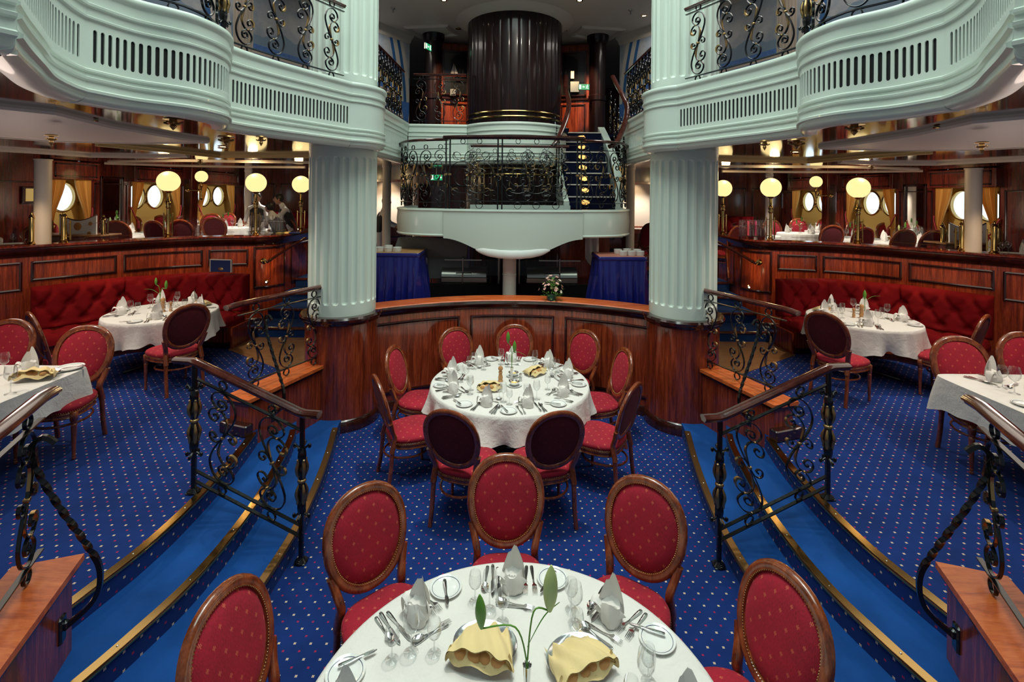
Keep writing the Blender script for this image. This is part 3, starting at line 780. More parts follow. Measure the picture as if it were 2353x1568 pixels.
for px, py, turn, lab in (
    (1043, 751, 0, 'red oval-back chair at the centre table, against the wall panel left of the middle'),
    (1183, 744, 0, 'red oval-back chair at the far side of the centre table, behind the lily vase'),
    (1348, 757, 0, 'red oval-back chair at the centre table, against the right wall panel'),
    (1440, 800, 0, 'red oval-back chair at the centre table, beside the right column plinth'),
    (1462, 880, 0, 'red chair seen edge-on at the right side of the centre table'),
    (1283, 944, 0, 'red chair showing its dark back, front right of the centre table'),
    (1030, 941, 0, 'red chair showing its dark back, front left of the centre table'),
    (862, 862, 0, 'red chair seen edge-on at the left side of the centre table'),
    (900, 794, 0, 'red oval-back chair at the centre table, beside the left column plinth')):
    chair_at(px, py, 0, TM, lab, G1, turn)
for px, py, turn, lab in (
    (1163, 1041, 0, 'red oval-back chair between the two dining tables, behind the near table'),
    (833, 1112, 0, 'red oval-back chair at the back left of the nearest table'),
    (1490, 1096, 0, 'red oval-back chair at the back right of the nearest table'),
    (1822, 1313, 0, 'red oval-back chair nearest the camera on the right, by the steps'),
    (500, 1353, 0, 'red oval-back chair nearest the camera on the left, by the steps')):
    chair_at(px, py, 0, TF, lab, G2, turn)
TL = [at(350, 716, ZP+.755), at(2010, 733, ZP+.755)]       # round side tables
TLC = [(-4.78, 6.72), (4.78, 6.72)]
G3, G4 = 'chairs on the left platform', 'chairs on the right platform'
chair_at(437, 698, ZP, TLC[0], 'chair showing its dark oval back, drawn up to the left banquette table', G3, 12)
chair_top(203, 746, ZP, -80, 'red oval-back chair between the left square table and the left round table', G3)
chair_top(28, 732, ZP, -82, 'red oval-back chair at the far left, behind the square table', G3)
chair_top(66, 716, ZP, 55, 'chair seen from behind at the left end of the left banquette table', G3)
chair_at(1893, 716, ZP, TLC[1], 'chair showing its dark oval back, drawn up to the right banquette table', G4, -12)
chair_top(2198, 771, ZP, -100, 'red oval-back chair between the right square table and the right round table', G4)
chair_top(2345, 762, ZP, -98, 'red oval-back chair at the far right, behind the square table', G4)
chair_top(2268, 722, ZP, 125, 'chair seen edge-on at the right end of the right banquette table', G4)
chair(-2.92, 1.78, ZP, 120, 'chair whose oval back just enters the frame at the bottom left corner', G3)

# ------------------------------------------------------------------ tables and cloths
def round_cloth(R, ztop, drop, nf, seed, flare=.065, corner=.07):
    rnd = random.Random(seed); n = 144; mb = MB(); ph = [rnd.uniform(0, 6.28) for _ in range(5)]
    rings = [[(R*f*math.cos(2*PI*k/n), R*f*math.sin(2*PI*k/n), ztop) for k in range(n)] for f in (.02, .5, .93, .985)]
    rings.append([((R+.002)*math.cos(2*PI*k/n), (R+.002)*math.sin(2*PI*k/n), ztop-.006) for k in range(n)])
    m = 8
    for i in range(1, m+1):
        t = i/m; ring = []
        for k in range(n):
            a = 2*PI*k/n
            wv = .55*math.sin(nf*a+ph[0])+.3*math.sin((nf*1.7//1)*a+ph[1])+.25*math.sin((nf*.5//1)*a+ph[2])
            sq = abs(math.cos(2*(a+ph[3])))
            dd = drop*(1+corner*4*(sq-.5))
            r = R+.004+flare*t*(.55+1.05*wv*t)
            r += .012*t*math.sin(29*a+ph[4]); ring.append((r*math.cos(a+.03*math.sin(nf*a)*t), r*math.sin(a+.03*math.sin(nf*a)*t), ztop-.006-dd*t+.008*math.sin(23*a)*t))
        rings.append(ring)
    mb.loft(rings, False); mb.f.insert(0, tuple(reversed(range(n)))); return mb
def table_base(t, ztop, R):
    obj('tabletop', MB().lathe([(R-.02, ztop-.03), (R-.008, ztop-.022), (R-.008, ztop-.006), (R-.02, ztop-.003)], n=64), M['pale_wood'], t)
    obj('pedestal', MB().lathe([(.055, .03), (.055, ztop-.03)], n=20), M['white'], t)
    fm = MB()
    for k in range(4):
        a = PI/4+k*PI/2; fm.tube([(0, 0, .05), (.22*math.cos(a), .22*math.sin(a), .045), (.42*math.cos(a), .42*math.sin(a), .02)], .02, 8)
    obj('foot', fm, M['iron'], t)
def cloth_table(c, z, R, H, lab, clab, seed, drop=.23):
    t = thing('round_table', lab, 'table', (c[0], c[1], z)); table_base(t, H-.004, R)
    o = obj('tablecloth', round_cloth(R, H, drop, 11 if R > .8 else 9, seed), M['cloth'], None, 60, (c[0], c[1], z), seed*.7)
    tag(o, clab, 'tablecloth'); return t
HT = .75
cloth_table(TM, 0, .874, HT, 'large round pedestal table in the middle of the pit', 'white cloth draped over the large round table in the middle of the pit', 3)
cloth_table(TF, 0, .874, HT, 'large round table nearest the camera', 'white cloth on the round table nearest the camera', 5)
cloth_table(TLC[0], ZP, .66, HT, 'round table in front of the left banquette', 'white cloth on the round table in front of the left banquette', 8, .30)
cloth_table(TLC[1], ZP, .66, HT, 'round table in front of the right banquette', 'white cloth on the round table in front of the right banquette', 13, .30)
def square_cloth(w, d, ztop, drop, seed):
    rnd = random.Random(seed); n = 160; mb = MB()
    def sq(a, gx, gy, k=14):
        c, s_ = math.cos(a), math.sin(a)
        r = (abs(c/gx)**k+abs(s_/gy)**k)**(-1/k); return r*c, r*s_
    rings = []
    for f in (.02, .5, .97): rings.append([(*[q*f for q in sq(2*PI*k/n, w/2, d/2)], ztop) for k in range(n)])
    rings.append([(*sq(2*PI*k/n, w/2+.004, d/2+.004), ztop-.006) for k in range(n)])
    p1, p2 = rnd.uniform(0, 6), rnd.uniform(0, 6)
    for i in range(1, 9):
        t = i/8; ring = []
        for k in range(n):
            a = 2*PI*k/n; x, y = sq(a, w/2+.004, d/2+.004); c4 = math.exp(-((abs(abs(x)-w/2)+abs(abs(y)-d/2))/.12)**2)
            wv = .5+.5*math.sin(11*a+p1)*math.cos(5*a+p2); o = .03*t*wv+.10*c4*t*(1-.35*t)
            L = math.hypot(x, y); ring.append((x+x/L*o, y+y/L*o, ztop-.006-drop*t*(1+.32*c4)+.008*t*math.sin(17*a)))
        rings.append(ring)
    mb.loft(rings, False); mb.f.insert(0, tuple(reversed(range(n)))); return mb
for s, nm in SIDES:
    c = (s*4.50, 3.92, ZP)
    t = thing('square_table', 'square pedestal table on the %s platform' % nm, 'table', c)
    obj('tabletop', MB().box((0, 0, .73), (1.06, 1.36, .03), bev=.008), M['pale_wood'], t)
    obj('pedestal', MB().lathe([(.05, .03), (.05, .72)], (s*.12, -.2, 0), 20), M['white'], t); obj('foot', MB().lathe([(.26, 0), (.25, .02), (.06, .035)], (s*.12, -.2, 0), 28), M['iron'], t)
    o = obj('tablecloth', square_cloth(1.10, 1.40, HT, .27, 4 if s < 0 else 9), M['cloth'], None, 60, c)
    tag(o, 'white cloth on the square table on the %s platform' % nm, 'tablecloth')

# ------------------------------------------------------------------ banquettes
def tuft(w, h, nu, nv, thick, bx=.30, bz=.26):
    "buttoned cushion front in (u 0..w, v 0..h) with outward depth"
    mb = MB(); rings = []; Bt = []
    r = 0; v = h*.2
    while v < h*.95:
        u = w/2-(int(w/bx/2)+1)*bx+(bx/2 if r % 2 else 0)
        while u < w:
            if .06 < u < w-.06: Bt.append((u, v))
            u += bx
        v += bz*.85; r += 1
    def dep(u, v):
        e = min(u, w-u, v, h-v); d = thick*min(1, math.sqrt(max(0, 1-(1-min(e/.06, 1))**2))*1.0)
        k = 0
        for (a, b) in Bt: k = max(k, math.exp(-((u-a)**2+(v-b)**2)/.0028))
        cr = 0
        for (a, b) in Bt:
            for (a2, b2) in ((a+bx/2, b+bz*.85), (a-bx/2, b+bz*.85)):
                L = math.hypot(a2-a, b2-b); tt = max(0, min(1, ((u-a)*(a2-a)+(v-b)*(b2-b))/L/L)); q = math.hypot(u-a-(a2-a)*tt, v-b-(b2-b)*tt)
                cr = max(cr, math.exp(-(q/.022)**2)*.45)
        return d-thick*.75*max(k, cr) if e > .02 else d
    for j in range(nv+1):
        rings.append([(w*i/nu, dep(w*i/nu, h*j/nv), h*j/nv) for i in range(nu+1)])
    return mb, rings
def banquette_seg(par, a, b, z0, s, last=False):
    a, b = Vector(a), Vector(b); d = (b-a); w = d.length; d.normalize(); nr = Vector((d.y, -d.x))      # nr points to the table
    def P(u, o, z): q = a+d*u+nr*o; return (q.x, q.y, z)
    D = .56
    base = MB().loft([[P(0, .02, z), P(w, .02, z), P(w, D-.05, z), P(0, D-.05, z)] for z in (z0+.0, z0+.33)], True)
    obj('seat_base', side(base, s), M['panel'], par, 0)
    pl = MB().loft([[P(0, .02, z), P(w, .02, z), P(w, D-.02, z), P(0, D-.02, z)] for z in (z0, z0+.09)], True); obj('plinth', side(pl, s), M['trim'], par, 0)
    for nm, h, zb, o0, horiz in (('back_cushion', .60, z0+.46, .0, False), ('seat_cushion', .46, z0+.33, .1, True)):
        mb, rings = tuft(w-.01, h, 46, 22, .13 if not horiz else .10)
        R2 = []
        for rg in rings:
            if not horiz: R2.append([P(u+.005, o0+.08+dp-.06*(v/h), zb+v) for u, dp, v in rg])
            else: R2.append([P(u+.005, o0+v+.02, zb+.06+dp) for u, dp, v in rg])
        m2 = MB(); 
        if not horiz: back = [[P(.005, o0, zb), *[P(u+.005, o0, zb) for u, _, _ in rings[0][1:]]], ]; back2 = [[P(u+.005, o0, zb+h) for u, _, _ in rings[0]]]
        else: back = [[P(u+.005, o0+.02, zb) for u, _, _ in rings[0]]]; back2 = [[P(u+.005, o0+h+.02, zb) for u, _, _ in rings[0]]]
        m2.loft(back+R2+back2, False, False)
        for col in (0, -1):
            ids = [r[col] for r in back+R2+back2]; m2.add(ids, [tuple(range(len(ids))) if col else tuple(reversed(range(len(ids))))])
        o = obj(nm, side(m2, s), M['velvet'], par, 70)
BP = [(-6.62, 6.75), (-6.02, 7.63), (-5.14, 8.12), (-4.28, 8.02)]
for s, nm in SIDES:
    t = thing('banquette', 'buttoned crimson velvet corner bench along the %s curved wall' % nm, 'banquette', (0, 0, 0))
    for k in range(3): banquette_seg(t, BP[k], BP[k+1], ZP, s)
    e = MB().box((-4.27, 7.74, ZP+.16), (.03, .52, .32)); obj('end_panel', side(e, s), M['panel'], t, 0)

# ------------------------------------------------------------------ wrought iron scrollwork
SA = [(0, 0), (-55, 100), (-90, 180), (-110, 260), (-100, 330), (-65, 390), (-10, 420), (45, 413), (88, 370), (95, 310), (40, 250), (-5, 262), (-33, 300), (-15, 345), (30, 340), (40, 305), (15, 287), (-5, 303)]
SB = [(0, 0), (-30, 110), (-35, 170), (-5, 230), (40, 250), (90, 235), (121, 180), (105, 135), (65, 130), (40, 165), (55, 195), (80, 180)]
SCC = [(0, 0), (-45, 60), (-85, 65), (-110, 35), (-105, -5), (-75, -10), (-55, 15), (-75, 28)]
def ribbon(mb, P2, w, th, f):
    "flat bar: planar path P2 of (u, v), width w across the plane, thickness th; f maps (u, v, n) to 3D"
    rings = []; m = len(P2)
    for i in range(m):
        a = P2[max(i-1, 0)]; b = P2[min(i+1, m-1)]; du, dv = b[0]-a[0], b[1]-a[1]; L = math.hypot(du, dv) or 1; nu, nv = -dv/L, du/L
        t_ = th[i] if isinstance(th, list) else th
        rings.append([f(P2[i][0]+nu*o*t_/2, P2[i][1]+nv*o*t_/2, n*w/2) for o, n in ((-1, -.8), (0, -1), (1, -.8), (1, .8), (0, 1), (-1, .8))])
    mb.loft(rings, True)
def unit_meshes(H, shear=0.0, flip=1, sub=5, w=.020, th=.009, wd=1.0):
    "scroll baluster of height H between its rings, in local x (along), z (up), y (through)"
    k = H/860.0; iron, gold = MB(), MB()
    f = lambda u, v, n: (u, n, v+u*shear)
    for sg in (1, -1):
        for S in (SA, SB, SCC):
            P = catmull([(x*k*sg*flip*wd, y*k*sg, 0) for x, y in S], sub); n = len(P)
            tl = [th*(1 if i < n*.8 else 1+1.0*(i-n*.8)/(n*.2)) for i in range(n)]
            ribbon(iron, [(p.x, p.y) for p in P], w, tl, f)
        # gilt collars, leaf tips and the long leaf
        c = f(40*k*sg*flip*wd, 250*k*sg, 0); gold.box(c, (th*1.9, w*1.2, th*1.4), bev=.002)
        P = catmull([(x*k*sg*flip*wd, y*k*sg, 0) for x, y in SB], sub); seg = P[int(len(P)*.05):int(len(P)*.24)]
        m = len(seg); ribbon(gold, [(p.x, p.y) for p in seg], w*.95, [th*(.9+.9*math.sin(PI*i/max(1, m-1))) for i in range(m)], f)
        for S, a0, a1 in ((SB, .5, .74), (SCC, .35, .62)):
            if (S is SB) == (sg*flip < 0): continue
            P = catmull([(x*k*sg*flip*wd, y*k*sg, 0) for x, y in S], sub); seg = P[int(len(P)*a0):int(len(P)*a1)]; m = len(seg)
            ribbon(gold, [(p.x, p.y) for p in seg], w*1.25, [th*(1+1.1*abs(math.sin(PI*i/max(1, m-1)*1.0))) for i in range(m)], f)
    gold.box((0, 0, 0), (th*3, w*1.4, th*2.2), bev=.002)
    return iron, gold
def ring_mesh(mb, c, r, f, w=.016, th=.006):
    ribbon(mb, [(c[0]+r*math.cos(2*PI*j/14), c[1]+r*math.sin(2*PI*j/14)) for j in range(15)], w, th, f)
UNIT = {}
def place_unit(parent, loc, ang, H, shear=0.0, flip=1, ringr=.028, gap=.06, wd=1.0):
    key = (round(H, 3), round(shear, 3), flip, ringr, wd)
    if key not in UNIT:
        iron, gold = unit_meshes(H, shear, flip, wd=wd); f = lambda u, v, n: (u, n, v+u*shear)
        if ringr:
            for sg in (1, -1): ring_mesh(iron, (0, sg*(H/2+ringr+.006)), ringr, f)
        UNIT[key] = (mesh_of('scroll_baluster', iron, M['iron'], 40), mesh_of('gilt_leaves', gold, M['gold'], 50))
    a = obj('scroll_baluster', UNIT[key][0], None, parent, loc=loc, rz=ang); obj('gilt_leaves', UNIT[key][1], None, a)
    return a
def handrail_prof(w=.07, h=.045):
    return [(-w*.3, -h/2), (w*.3, -h/2), (w*.36, -h*.25), (w*.5, -h*.1), (w*.5, h*.15), (w*.36, h*.4), (w*.15, h/2), (-w*.15, h/2), (-w*.36, h*.4), (-w*.5, h*.15), (-w*.5, -h*.1), (-w*.36, -h*.25)]
def rail3(pts, w=.07, h=.045):
    mb = MB(); pr = handrail_prof(w, h); rings = []; P = [Vector(p) for p in pts]; m = len(P)
    for i in range(m):
        t = (P[min(i+1, m-1)]-P[max(i-1, 0)]).normalized(); a = t.cross(Vector((0, 0, 1))).normalized(); b = a.cross(t)
        d0 = (P[i]-P[i-1]).normalized() if i else t; k = 1/max(.6, t.dot(d0))
        rings.append([P[i]+a*x*k+b*z for x, z in pr])
    return mb.loft(rings, True)
def newel(parent, base, z1, s, mats):
    "square iron post with bulbous gilt leaf clusters and a fringed foot"
    x, y, z = base; H = z1-z
    pm = MB().tube([(x, y, z), (x, y, z1)], 0, sq=(.034, .034), up=Vector((0, 1, 0)))
    cz = z+H*.56
    pts = []
    for i in range(27):
        t = i/26; zz = cz-.26+.52*t; r = .020+.014*abs(math.sin(t*PI*4))
        pts.append((r, zz-z))
    pm.lathe(pts, (x, y, z), 8)
    p = obj('post', pm, M['iron'], parent, 40)
    gm = MB(); gm.sphere((x, y, cz), .034, 10, 6, (1, 1, .6))
    for sg in (-1, 1):
        for k in range(4):
            a = PI/4+k*PI/2
            L = [(x+math.cos(a)*r, y+math.sin(a)*r, cz+sg*h) for r, h in ((.018, .02), (.034, .06), (.038, .10), (.028, .15), (.036, .17))]
            gm.tube(catmull(L, 3), [.007+.008*math.sin(PI*i/12) for i in range(13)], 6)
    obj('gilt_leaves', gm, M['gold'], p, 60)
    cm = MB()
    for sg in (-1, 1):
        for k in range(4):
            a = k*PI/2; L = [(x+math.cos(a)*r, y+math.sin(a)*r, cz+sg*h) for r, h in ((.018, .25), (.04, .265), (.058, .28), (.062, .262), (.05, .258))]
            cm.tube(catmull(L, 3), .009, 6)
    obj('leaf_collar', cm, M['iron'], p, 60)
    fm = MB().box((x, y, z+.006), (.085, .085, .012), bev=.003)
    for k in range(4):
        fm.lathe([(.05-.009*k, .012+.007*k), (.044-.009*k, .02+.007*k)], (x, y, z), 14)
    obj('foot_plate', fm, M['iron'], p, 40)
for s, nm in SIDES:
    X = lambda p: (p[0]*(-s), *p[1:])
    t = thing('stair_rail', 'wrought iron scroll railing with wooden handrail standing across the %s steps' % nm, 'railing', (0, 0, 0))
    A, B = (-2.52, 3.91, ZP), (-1.605, 3.78, 0.0); zA, zB = 1.47, 1.12
    newel(t, X(A), zA, s, None); newel(t, X(B), zB, s, None)
    A, B = Vector(A), Vector(B); d = Vector((B.x-A.x, B.y-A.y, 0)); L = d.length; d.normalize(); sl = (zB-zA)/L
    pts = [A.xy.to_3d()-d*.17+Vector((0, 0, zA+.025)), A.xy.to_3d()-d*.02+Vector((0, 0, zA+.025)), A.xy.to_3d()+d*.03+Vector((0, 0, zA+.01)), B.xy.to_3d()-d*.03+Vector((0, 0, zB+.035)), B.xy.to_3d()+d*.02+Vector((0, 0, zB+.025)), B.xy.to_3d()+d*.14+Vector((0, 0, zB+.025))]
    obj('handrail', side(rail3(pts, .085, .05), s), M['rail'], t)
    for dz in (-.11, -.84, -.925):
        b = MB().tube([A.xy.to_3d()+Vector((0, 0, zA+dz)), B.xy.to_3d()+Vector((0, 0, zB+dz))], 0, sq=(.03, .010)); obj('cross_bar', side(b, s), M['iron'], t)
    rm = MB()
    ang = math.atan2(d.y, d.x)
    for k, u in enumerate((.27, .73)):
        c = A.xy.to_3d()+d*L*u; zc = zA+sl*L*u-.475
        place_unit(t, X((c.x, c.y, zc)), ang if s < 0 else PI-ang+PI*0, .715, sl if s < 0 else -sl, (-1 if k == 0 else 1)*(1 if s < 0 else -1), 0, wd=1.2)
        for dz in (-.062, -.883):
            f = lambda a, b, n: (c.x+d.x*a-d.y*n, c.y+d.y*a+d.x*n, zA+sl*L*u+dz+.0+b+a*sl)
            q = MB(); ring_mesh(q, (0, 0), .033, f, .02, .008); obj('ring', side(q, s), M['iron'], t)
    # railings standing on the cheek walls
    for (a, b, lab, n, us) in (((-2.19, 5.88), (-2.64, 4.92), 'far', 3, (.12, .48, .84)), ((-2.0, 1.5), (-2.52, 2.66), 'near', 3, (.1, .5, .9))):
        a, b = Vector(a), Vector(b); d = (b-a).normalized(); nn = Vector((d.y, -d.x)); nn = -nn if nn.x > 0 else nn
        if lab == 'near': a, b = a-nn*.085, b-nn*.085
        a3 = (a+nn*.11).to_3d(); b3 = (b+nn*.11).to_3d(); L = (b3-a3).length; d3 = d.to_3d()
        t = thing('ledge_rail', 'iron railing with wooden handrail on the ledge at the %s end of the %s steps' % (lab, nm), 'railing', (0, 0, 0))
        e = .10
        hr = [a3+Vector((0, 0, 1.715))-d3*.0, b3+d3*.02+Vector((0, 0, 1.715)), b3+d3*(.06+e)+Vector((0, 0, 1.70))]
        obj('handrail', side(rail3(hr, .085, .05), s), M['rail'], t)
        for z in (.885, 1.60):
            q = MB().tube([a3+Vector((0, 0, z)), b3+d3*.03+Vector((0, 0, z))], 0, sq=(.03, .009)); obj('cross_bar', side(q, s), M['iron'], t)
        ang = math.atan2(d.y, d.x)
        for k, u in enumerate(us):
            c = a3+d3*L*u
            place_unit(t, X((c.x, c.y, 1.2425)), ang if s < 0 else PI-ang, .70, 0, 1 if k % 2 else -1, 0)
            for zc in (.845, 1.645):
                f = lambda p_, q_, n_: (c.x+d.x*p_-d.y*n_, c.y+d.y*p_+d.x*n_, zc+q_)
                q = MB(); ring_mesh(q, (0, 0), .036, f, .02, .008); obj('ring', side(q, s), M['iron'], t)
        # twisted brace swinging out and down to the outer face of the wall
        u = .84 if lab == 'far' else .93
        c = a3+d3*L*(u-.1 if lab == 'far' else u); o = -nn.to_3d()
        pts = [c+Vector((0, 0, 1.50))+o*.10, c+Vector((0, 0, 1.54))+o*.05, c+Vector((0, 0, 1.50))+o*.01, c+Vector((0, 0, 1.36))+o*.03, c+Vector((0, 0, 1.15))+o*.12, c+Vector((0, 0, .95))+o*.22, c+Vector((0, 0, .78))+o*.29, c+Vector((0, 0, .62))+o*.27, c+Vector((0, 0, .50))+o*.14]
        P = catmull(pts, 20); mb = MB(); rings = []
        for i, p in enumerate(P):
            tt = (P[min(i+1, len(P)-1)]-P[max(i-1, 0)]).normalized(); a_ = tt.cross(d3).normalized(); b_ = a_.cross(tt); fr = i/len(P)
            tw = max(0, min(1, (fr-.35)/.35))*PI*4; r = .017
            rings.append([p+(a_*math.cos(tw+k*PI/2+PI/4)+b_*math.sin(tw+k*PI/2+PI/4))*r for k in range(4)])
        mb.loft(rings, True); obj('twisted_brace', side(mb, s), M['iron'], t, 45)
        q = c+Vector((0, 0, .50))+o*.125; mb = MB().box((q.x, q.y, q.z), (.07, .035, .15), ang, .012).box((q.x+o.x*.02, q.y+o.y*.02, q.z+.02), (.035, .03, .05), ang, .01)
        obj('wall_bracket', side(mb, s), M['iron'], t)

# balcony railings following the fascia
def balcony_rail(path, label, pitch, z0, s, units=True, hand=True, zt=None, H=.70, start=.17, mid=None, wd=1.0, handw=.075):
    P = [Vector((p[0], p[1], 0)) for p in path]; Q = resample(P, .03)
    t = thing('balcony_rail', label, 'railing', (0, 0, 0))
    zt = zt or z0+.86
    if hand: obj('handrail', side(rail3([p+Vector((0, 0, zt)) for p in Q[::3]+[Q[-1]]], handw, .045), s), M['rail'], t)
    for z in (z0+.075, z0+.10+H):
        obj('cross_bar', side(MB().tube([p+Vector((0, 0, z)) for p in Q[::2]+[Q[-1]]], 0, sq=(.028, .009)), s), M['iron'], t)
    L = .03*(len(Q)-1); n = max(1, int((L-2*start)/pitch+.5)); k = 0
    for i in range(n+1):
        u = (start+(L-2*start)*i/n)/L*(len(Q)-1); j = min(int(u), len(Q)-2); p = Q[j].lerp(Q[j+1], u-j); d = (Q[j+1]-Q[j]).normalized(); ang = math.atan2(d.y, d.x)
        place_unit(t, (p.x*(-s), p.y, z0+.0875+H/2), ang if s < 0 else PI-ang, H, 0, 1 if i % 2 else -1, 0, wd=wd)
        for zc in (z0+.0875-.045, z0+.0875+H+.045):
            f = lambda a, b, nn: (p.x+d.x*a-d.y*nn, p.y+d.y*a+d.x*nn, zc+b)
            q = MB(); ring_mesh(q, (0, 0), .033, f, .018, .008); obj('ring', side(q, s), M['iron'], t)
    return t
pd = {k: p for k, p, sl in segs}
RS = offset_path(pd['s'][:-1], -.09); RB = offset_path(pd['b'], -.09); RC = offset_path(pd['c'], -.09); RG = offset_path(pd['k'][22:]+pd['g'][1:], -.09)
for s, nm in SIDES:
    balcony_rail(RS[3:], 'iron scroll railing with gilt leaves above the straight %s balcony front beside the column' % nm, .30, 4.10, s)
    tb = balcony_rail(RB[4:], 'iron scroll railing above the bulging %s balcony front' % nm, .31, 4.10, s)
    newel(tb, ((RS[1][0])*(-s), RS[1][1], 4.10), 4.95, s, None)
    balcony_rail(RC, 'iron scroll railing above the nearest part of the %s balcony' % nm, .30, 4.10, s)
    balcony_rail(RG, 'dense iron and gilt railing along the %s gallery behind the column' % nm, .17, 4.10, s, zt=4.10+.92, H=.74, wd=.8)
balcony_rail([(-1.84, 8.98), (-.88, 8.98)], 'black scroll railing in front of the door left of the mast casing', .30, 4.10, -1, zt=5.02, H=.74, start=.14)
# ------------------------------------------------------------------ tableware
def flat(outline, zf, thick=.0022):
    "thin piece of cutlery: outline (x, y) mirrored in x, height zf(y)"
    L = [(x, y) for x, y in outline]; n = len(L); top = []; bot = []
    for x, y in L:
        z = zf(y); top.append([(-x, y, z+thick*.6), (0, y, z+thick), (x, y, z+thick*.6)]); bot.append([(x, y, z-thick*.3), (0, y, z-thick*.3), (-x, y, z-thick*.3)])
    return MB().loft([t+b for t, b in zip(top, bot)], True)
HND = [(.002, 0), (.008, .003), (.0095, .02), (.008, .05), (.005, .085), (.0045, .10)]
def knife_mb(L=.22):
    m = flat(HND+[(.0055, .105), (.0055, .11)], lambda y: .006, .004)
    b = flat([(.006, .108), (.009, .12), (.0095, L-.04), (.008, L-.015), (.002, L)], lambda y: .005, .0012); return m, b
def fork_mb(L=.2):
    zf = lambda y: .004+.012*max(0, (y-.11)/.05)*(1 if y < .15 else 1) if y < .16 else .016-.008*(y-.16)/.04
    m = flat(HND+[(.004, .13), (.006, .14), (.012, .150), (.013, .160)], zf)
    for k in (-1.5, -.5, .5, 1.5):
        q = flat([(.0018, .157), (.0016, .185), (.0006, .20)], zf); m.add([(x+k*.0068, y, z) for x, y, z in q.v], q.f)
    return m
def spoon_mb(L=.19):
    m = flat(HND+[(.004, .13)], lambda y: .004+.006*max(0, (y-.08)/.05))
    rings = []
    for j in range(7):
        f = j/6; rings.append([(.0205*f*math.cos(2*PI*k/16), .157+.031*f*math.sin(2*PI*k/16), .004+.009*f*f) for k in range(16)])
    m.loft(rings, False); m.loft([[(p[0], p[1], p[2]-.0012) for p in r] for r in reversed(rings)], False); return m
def napkin_mb(seed):
    rnd = random.Random(seed); mb = MB(); n = 28; rings = []
    for z, r in ((0, .048), (.012, .054), (.045, .056), (.08, .05), (.10, .044)):
        rings.append([((r+.005*math.sin(3*a+z*40+seed)+.003*math.sin(7*a+seed))*math.cos(a), (r+.005*math.sin(3*a+z*40+seed)+.003*math.sin(7*a))*math.sin(a), z+.012*math.sin(2*a+seed)*(z/.1)) for a in [2*PI*k/n for k in range(n)]])
    rings.append([(.6*p[0], .6*p[1], .085) for p in rings[-1]])
    mb.loft(rings, True)
    def leaf(a0, H, w, lean, curl=1.0):
        R_ = []; 
        for j in range(11):
            t = j/10; ww = w*(1-t**3)*(.86+.2*math.sin(t*PI))+.003; row = []
            for i in range(9):
                q = (i/8-.5)*2; ang = a0+q*1.05*curl*(1-.5*t)
                rr = (.042*(1-t*.55))+lean*t*t; x = math.cos(ang)*rr+(-math.sin(a0))*q*ww*.8; y = math.sin(ang)*rr+math.cos(a0)*q*ww*.8
                row.append((x, y, .05+H*t*(1-.10*q*q*(1-t))+.004*math.sin(q*9+t*5)))
            R_.append(row)
        mb.loft(R_, False, False)
        mb.loft([[(p[0]*.965, p[1]*.965, p[2]) for p in r] for r in reversed(R_)], False, False)
    a = rnd.uniform(-.3, .3)+PI/2
    leaf(a-.55, .165+rnd.uniform(-.01, .015), .046, .002, .4); leaf(a+.60, .13, .046, .014, .4); leaf(a+PI, .045, .05, .012, 1.1)
    # the flopped ear
    e = a+PI*.5; R_ = []
    for j in range(8):
        t = j/7; r = .045+.06*math.sin(t*PI*.55); z = .085+.035*math.sin(t*PI)-.075*t*t; w = .028*(1-t**2)+.004
        R_.append([(r*math.cos(e)-math.sin(e)*w*q, r*math.sin(e)+math.cos(e)*w*q, z-.012*abs(q)) for q in (-1, -.5, 0, .5, 1)])
    mb.loft(R_, False, False); mb.loft([[(p[0], p[1], p[2]-.003) for p in r] for r in reversed(R_)], False, False)
    return mb
def glass_prof(kind):
    if kind == 'wine': return [(.034, 0), (.030, .002), (.008, .006), (.0035, .012), (.0035, .085), (.009, .092), (.026, .105), (.036, .125), (.038, .145), (.034, .175), (.030, .195)]
    if kind == 'small': return [(.031, 0), (.028, .002), (.008, .006), (.0035, .012), (.0035, .06), (.009, .066), (.024, .078), (.032, .095), (.033, .11), (.030, .135), (.027, .150)]
    return [(.028, 0), (.030, .004), (.033, .10), (.035, .12)]
PROTO = {}
def proto(key, fn):
    if key not in PROTO: PROTO[key] = fn()
    return PROTO[key]
def put(name, key, fn, mat, loc, rz, label, cat, group, smooth=40, parts=None, scale=None, rot=None):
    me = proto(key, lambda: mesh_of(name, fn(), mat, smooth))
    o = bpy.data.objects.new(name, me); COL.objects.link(o); o.location = loc; o.rotation_euler = rot or (0, 0, rz)
    if scale: o.scale = (scale,)*3
    tag(o, label, cat, group)
    for (pn, pk, pf, pm) in (parts or []):
        pme = proto(pk, lambda: mesh_of(pn, pf(), pm, smooth)); q = bpy.data.objects.new(pn, pme); COL.objects.link(q); q.parent = o
    return o
def plate_mb(): return MB().lathe([(.001, .004), (.05, .004), (.058, .006), (.078, .013), (.084, .016), (.085, .014), (.078, .008), (.056, 0), (.05, 0), (.001, .001)], n=40, caps=False)
def rim_mb():
    m = MB(); m.lathe([(.0705, .0115), (.0725, .0122)], n=40, caps=False); return m
def knife(loc, rz, label, grp, small=False):
    return put('table_knife' if not small else 'butter_knife', 'kn%d' % small, lambda: knife_mb(.22 if not small else .17)[0], M['silver'], loc, rz, label, 'knife', grp,
               parts=[('blade', 'kb%d' % small, lambda: knife_mb(.22 if not small else .17)[1], M['silver'])])
